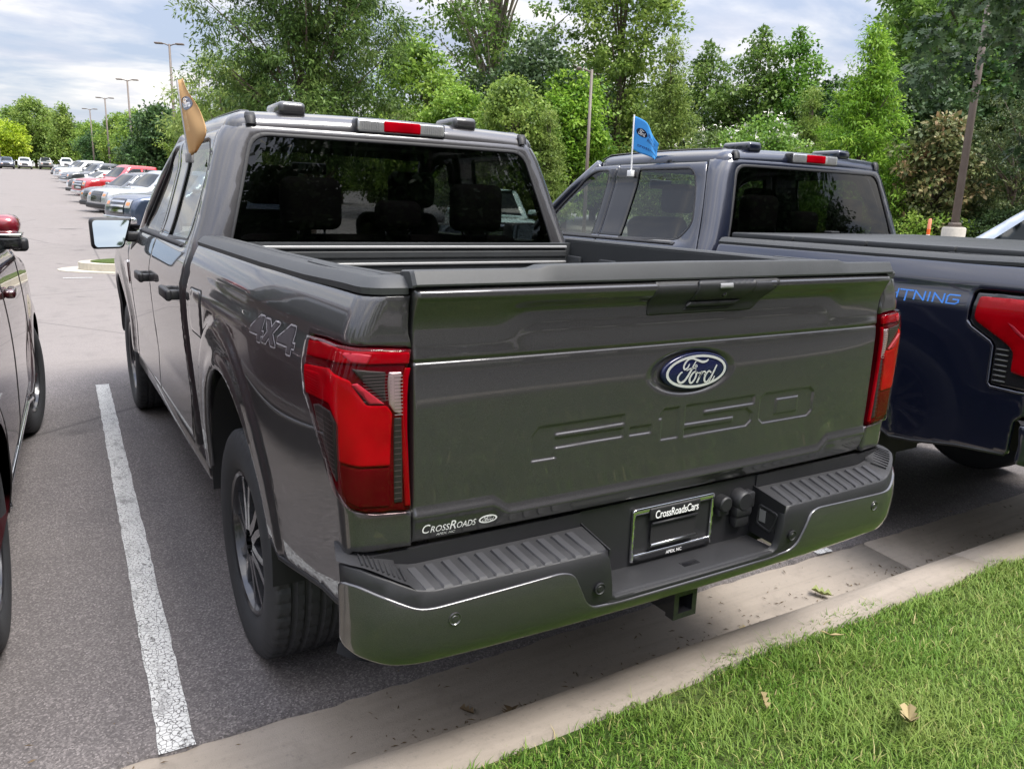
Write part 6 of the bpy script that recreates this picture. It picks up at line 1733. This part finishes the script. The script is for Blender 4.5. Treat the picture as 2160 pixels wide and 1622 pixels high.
more = [
    (tD, 1000, 44, .85, 'dark dense tree filling the gap left of the wood middle'), (tC, 960, 37, .72, 'low bright tree behind the brake light of the grey cab'),
    (tC, 1190, 38, .86, 'bright rounded tree just right of the grey cab'), (tD, 1250, 50, 1.05, 'dark tree behind the tall leafy tree with the pole'),
    (tG, 1470, 50, .98, 'slender tree standing left of the pointed wood tree'), (tG, 1650, 47, .95, 'slender tree standing right of the pointed wood tree'),
    (tD, 1520, 52, .92, 'dark low tree at the back of the wood gap'), (tD, 1620, 52, .85, 'dark low tree under the slender trees'),
    (tH, 1688, 34, .80, 'small pale pointed tree above the white blossom'), (tB, 1905, 50, 1.05, 'tall leafy tree behind the cone-shaped tree'),
    (tF, 2120, 44, 1.1, 'tall broad tree at the dark end of the wood'), (tB, 2240, 46, 1.1, 'tall tree beyond the leaning lamp pole'), (tD, 1900, 36, .95, 'dark tree behind the brown-leaved magnolia'),
    (tC, 1080, 34, .70, 'low bright tree in front of the tall airy tree'), (tH, 1150, 33, .62, 'small pointed tree right of the grey cab roof'), (tD, 1390, 46, .80, 'dark tree behind the feathery pale tree'),
    (tD, 2060, 38, 1.2, 'dark tree behind the leaning lamp pole'), (tD, 1740, 46, .92, 'dark tree left of the bright cone-shaped tree'), (tC, 800, 44, .66, 'rounded tree at the left edge of the wood'),
]
for i, (s, u, d, sc, lb) in enumerate(more): tree_copy(s, lb, at(u, d), i*1.9, (sc, sc, sc*(1+.06*math.sin(i*3))), WOOD)
# shrubs and feature trees right of the navy truck
make_tree('magnolia', 'brown-tinged magnolia with big leaves behind the leaning lamp pole', at(1962, 28), 4.85, 1.40, .5, 'round', 'magnolia', 200, 60, .36, .17, 'oval', .1, 21, BK, .09, hollow=.5)
make_tree('cedar', 'dark feathery cedar right of the leaning lamp pole', at(2125, 27.5), 6.0, 1.75, .3, 'round', 'cedar', 320, 90, .42, .10, 'long', .3, 22, BK, .12, flat=.3)
make_tree('crape_myrtle', 'shrubby tree with white blossom behind the navy pickup roof', at(1590, 31), 4.9, 2.1, .6, 'round', 'mid', 240, 70, .45, .12, 'oval', .2, 23, BK, .07, blooms=90)
cm = make_tree('crape_myrtle', 'second white-blossomed shrubby tree near the flag', at(1490, 33), 4.7, 1.6, .6, 'round', 'mid', 170, 70, .45, .12, 'oval', .2, 24, BK, .07, blooms=70)
make_tree('hedge', 'clipped green hedge behind the orange marker post', at(1935, 28), 1.62, 1.5, .1, 'box', 'bright', 170, 70, .28, .09, 'oval', .1, 25, BK, .03, cat='hedge', hollow=.1)
make_tree('hedge', 'dark low shrub at the foot of the cedar', at(2105, 27), 1.9, 1.6, .1, 'round', 'dark', 170, 70, .30, .10, 'oval', .1, 26, BK, .03, cat='shrub', hollow=.2)
# overhanging oak close by on the right
oak = make_tree('oak_tree', 'near oak with dark deep-lobed leaves hanging in from the right', (10.75, 2.0, .14), 7.8, 2.9, 1.95, 'round', 'oak', 380, 42, .46, .16, 'lobed', .6, 31, BK, .15, hollow=.35, flat=.55)
for lb, x, y, rz, sc in (('oak on the back strip behind the navy pickup tail', 7.4, -12.4, 2.4, 1.6), ('oak on the back strip further along', 15.6, -12.8, 4.0, 1.55)):
    tree_copy(oak, lb, (x, y, .1), rz, sc, 'oaks on the lawn behind the stalls')
for i in range(6):  # unseen trees added to keep bright sky out of the rear window reflection
    tree_copy(tD, 'unseen dark dense tree added behind the oaks to darken the rear window reflection', (3.2+i*3.8, -14.6+.6*math.sin(i*2.1), .1), i*1.7, (1.3, 1.3, 1.35+.12*math.sin(i*3.7)), 'dark trees behind the oaks')
tree_copy(tD, 'unseen dark slender tree added to fill a gap in the rear window reflection', (2.8, -17.6, .1), 2.0, (.95, .95, 1.45), 'dark trees behind the oaks')  # one more unseen tree, added where sky still broke through that reflection
# left background
tK = make_tree('tree', 'dark small-leaved tree behind the tan flag', at(352, 52), 5.7, 2.2, .7, 'round', 'dark', 240, 70, .6, .19, 'oval', .2, 41, BK, .12, FAR)
tL = make_tree('tree', 'yellow-green tree behind the dark blue SUV at the lot end', at(22, 128), 7.2, 3.4, 1.2, 'round', 'lime', 200, 60, .9, .34, 'oval', .3, 42, BK, .16, FAR)
tM = make_tree('tree', 'rounded green tree behind the white SUV at the lot end', at(82, 140), 11.5, 3.6, 1.2, 'round', 'bright', 240, 60, 1.0, .36, 'oval', .3, 43, BK, .2, FAR)
tN = make_tree('tree', 'pointed green tree behind the boxy grey off-roader', at(146, 132), 10.5, 3.2, 1.0, 'cone', 'bright', 240, 60, .9, .34, 'oval', .3, 44, BK, .2, FAR)
far = [(tM, 205, 110, .60, 'dull green round tree over the slate blue pickup'), (tK, 210, 100, .95, 'olive small tree near the two far lamp poles'), (tM, 262, 92, .62, 'green tree beside the second lamp pole'), (tM, 115, 160, .95, 'tree filling between the round and pointed lot-end trees'),
       (tM, 40, 165, 1.0, 'tall tree behind the yellow-green tree'), (tN, -10, 150, 1.0, 'pointed tree at the left end of the lot'), (tM, -40, 140, 1.0, 'round tree past the left end of the lot'), (tN, 180, 150, .8, 'pointed tree behind the dull round tree'),
       (tM, 300, 80, .60, 'low green tree behind the red pickup'), (tK, 300, 62, .70, 'dark low tree beside the tall lamp pole'), (tD, 385, 64, .62, 'dark tree left of the bushy bright tree'), (tC, 430, 48, .68, 'green tree behind the bushy bright tree'), (tD, 235, 130, .85, 'dark tree far behind the row of trucks'), (tD, 160, 170, 1.05, 'dark tree closing the far end of the lot'), (tD, 60, 180, 1.15, 'dark tree far behind the white SUV'), (tC, 540, 50, .9, 'green tree hidden low behind the spreading tree'), (tC, 720, 56, .75, 'leafy tree low behind the spreading tree')]
for i, (s, u, d, sc, lb) in enumerate(far): tree_copy(s, lb, at(u, d), i*2.3, (sc, sc, sc), FAR)
# trees left of and behind the photographer (they show in the paint and the glass)
k = 0
for x, y, s, sc in [(-24, -6, tC, 1.0), (-26, 2, tB, .6), (-25, 9, tC, 1.05), (-27, 16, tM, .85), (-26, 24, tC, 1.0), (-28, 33, tB, .62), (-27, 43, tM, .9), (-30, 56, tC, 1.1), (-32, 72, tM, 1.0), (-34, 90, tB, .7),
                    (-16, -42, tB, .7), (-9, -41, tC, 1.0), (-2, -43, tF, .75), (5, -41, tC, 1.1), (12, -42, tB, .75), (20, -40, tD, 1.1), (28, -38, tF, .7), (-24, -38, tC, 1.1), (33, -24, tB, .7), (35, -10, tC, 1.1), (36, 4, tF, .7), (-26, -20, tB, .65)]:
    tree_copy(s, ('tree along the left boundary of the lot' if x < -23 and y > -12 else 'tree across the back lot behind the lawn'), (x, y, gz(y)), k*1.3, sc, 'boundary trees left of the lot' if x < -23 and y > -12 else 'trees across the back lot'); k += 1

# ------------------------------------------------------------------ lamp poles, post
M_POLE = plastic('bronze_pole_paint', (.13, .105, .09), .5, 60, .001)
def lamp_pole(label, loc, H, arms, rz=0, base=False, r=.075, group='lot lamp poles'):
    t = thing('lamp_pole', label, 'lamp pole', loc, rz, group)
    z0 = 1.30 if base else 0
    if base:
        b = MB(); b.lathe([(-.3, .30), (1.26, .30), (1.30, .27), (1.30, 0)], 28, 'z'); b.build('pole_base', concrete_mat('pole_base_concrete', (.46, .43, .38)), t, True, 40)
        b = MB(); b.rbox((-.16, -.16, 1.30), (.16, .16, 1.33), .006).rbox((-.13, -.13, 1.33), (.13, .13, 1.42), .03); b.build('base_plate', M_POLE, t, False, 40)
    b = MB(); b.tube([(0, 0, z0), (0, 0, H)], [r*1.25, r*.85], 10); b.build('pole', M_POLE, t, True)
    for a in arms:
        s = 1 if a > 0 else -1
        p = MB(); p.tube([(0, 0, H-.1), (s*.25, 0, H+.0), (abs(a)*s*.55, 0, H+.03)], .035, 8); p.build('arm', M_POLE, t, True)
        p = MB(); p.rbox((min(s*.38, a), -.16, H-.02), (max(s*.38, a), .16, H+.07), .03, 2, None); p.build('lamp_head', M_POLE, t, True, 50)
    return t
RZ = -yaw
for u, vt, d, lb in ((377, 107, 50, 'tall twin-head lamp pole behind the tan flag'), (286, 177, 66, 'twin-head lamp pole rising behind the red pickup'), (237, 213, 82, 'twin-head lamp pole, third along the row of poles'), (204, 235, 97, 'twin-head lamp pole furthest along the row of poles')):
    p = at(u, d); top = CAM+ray(u, vt)*d; lamp_pole(lb, p, float(top[2])-p[2], (-.86, .86), RZ+.15)
p = at(8, 118); top = CAM+ray(8, 243)*118; lamp_pole('single-head lamp pole at the far lot end', p, float(top[2])-p[2], (-.8,), RZ)
p = at(1234, 29); top = CAM+ray(1243, 158)*29; lamp_pole('single-head lamp pole standing before the tall leafy tree', p, float(top[2])-p[2], (-.55,), RZ, False, .06)
lamp_pole('thick lamp pole on a round concrete base near the magnolia', at(2016, 21.5), 9.5, (-1.0,), RZ, True, .085)
lamp_pole('twin-head lamp pole in the lot left of the maroon SUV', (-15.5, 7.5, .01), 9.0, (-.86, .86), .4)
lamp_pole('twin-head lamp pole in the lot far left of the maroon SUV', (-16.5, 24, gz(24)), 9.0, (-.86, .86), .4)
# orange and white marker post
px = at(1963, 22.5); t = thing('marker_post', 'orange and white flexible marker post in front of the hedge', 'marker post', px)
b = MB(); b.lathe([(0, .10), (.04, .10), (.05, .05)], 16, 'z'); b.build('foot', M_RUBBER, t, True)
zt_ = 1.50
for z0, z1, c_ in ((.05, .7, (.75, .16, .03)), (.7, .9, (.75, .74, .70)), (.9, 1.05, (.75, .74, .70)), (1.05, 1.20, (.78, .13, .02)), (1.20, zt_, (.80, .27, .16))):
    b = MB(); b.lathe([(z0, .048), (z1, .048)] if z1 < zt_ else [(z0, .048), (z1-.03, .048), (z1, .03), (z1, 0)], 16, 'z'); b.build('band', mat('post_%d' % int(z0*100), c_, .5), t, True, 50)
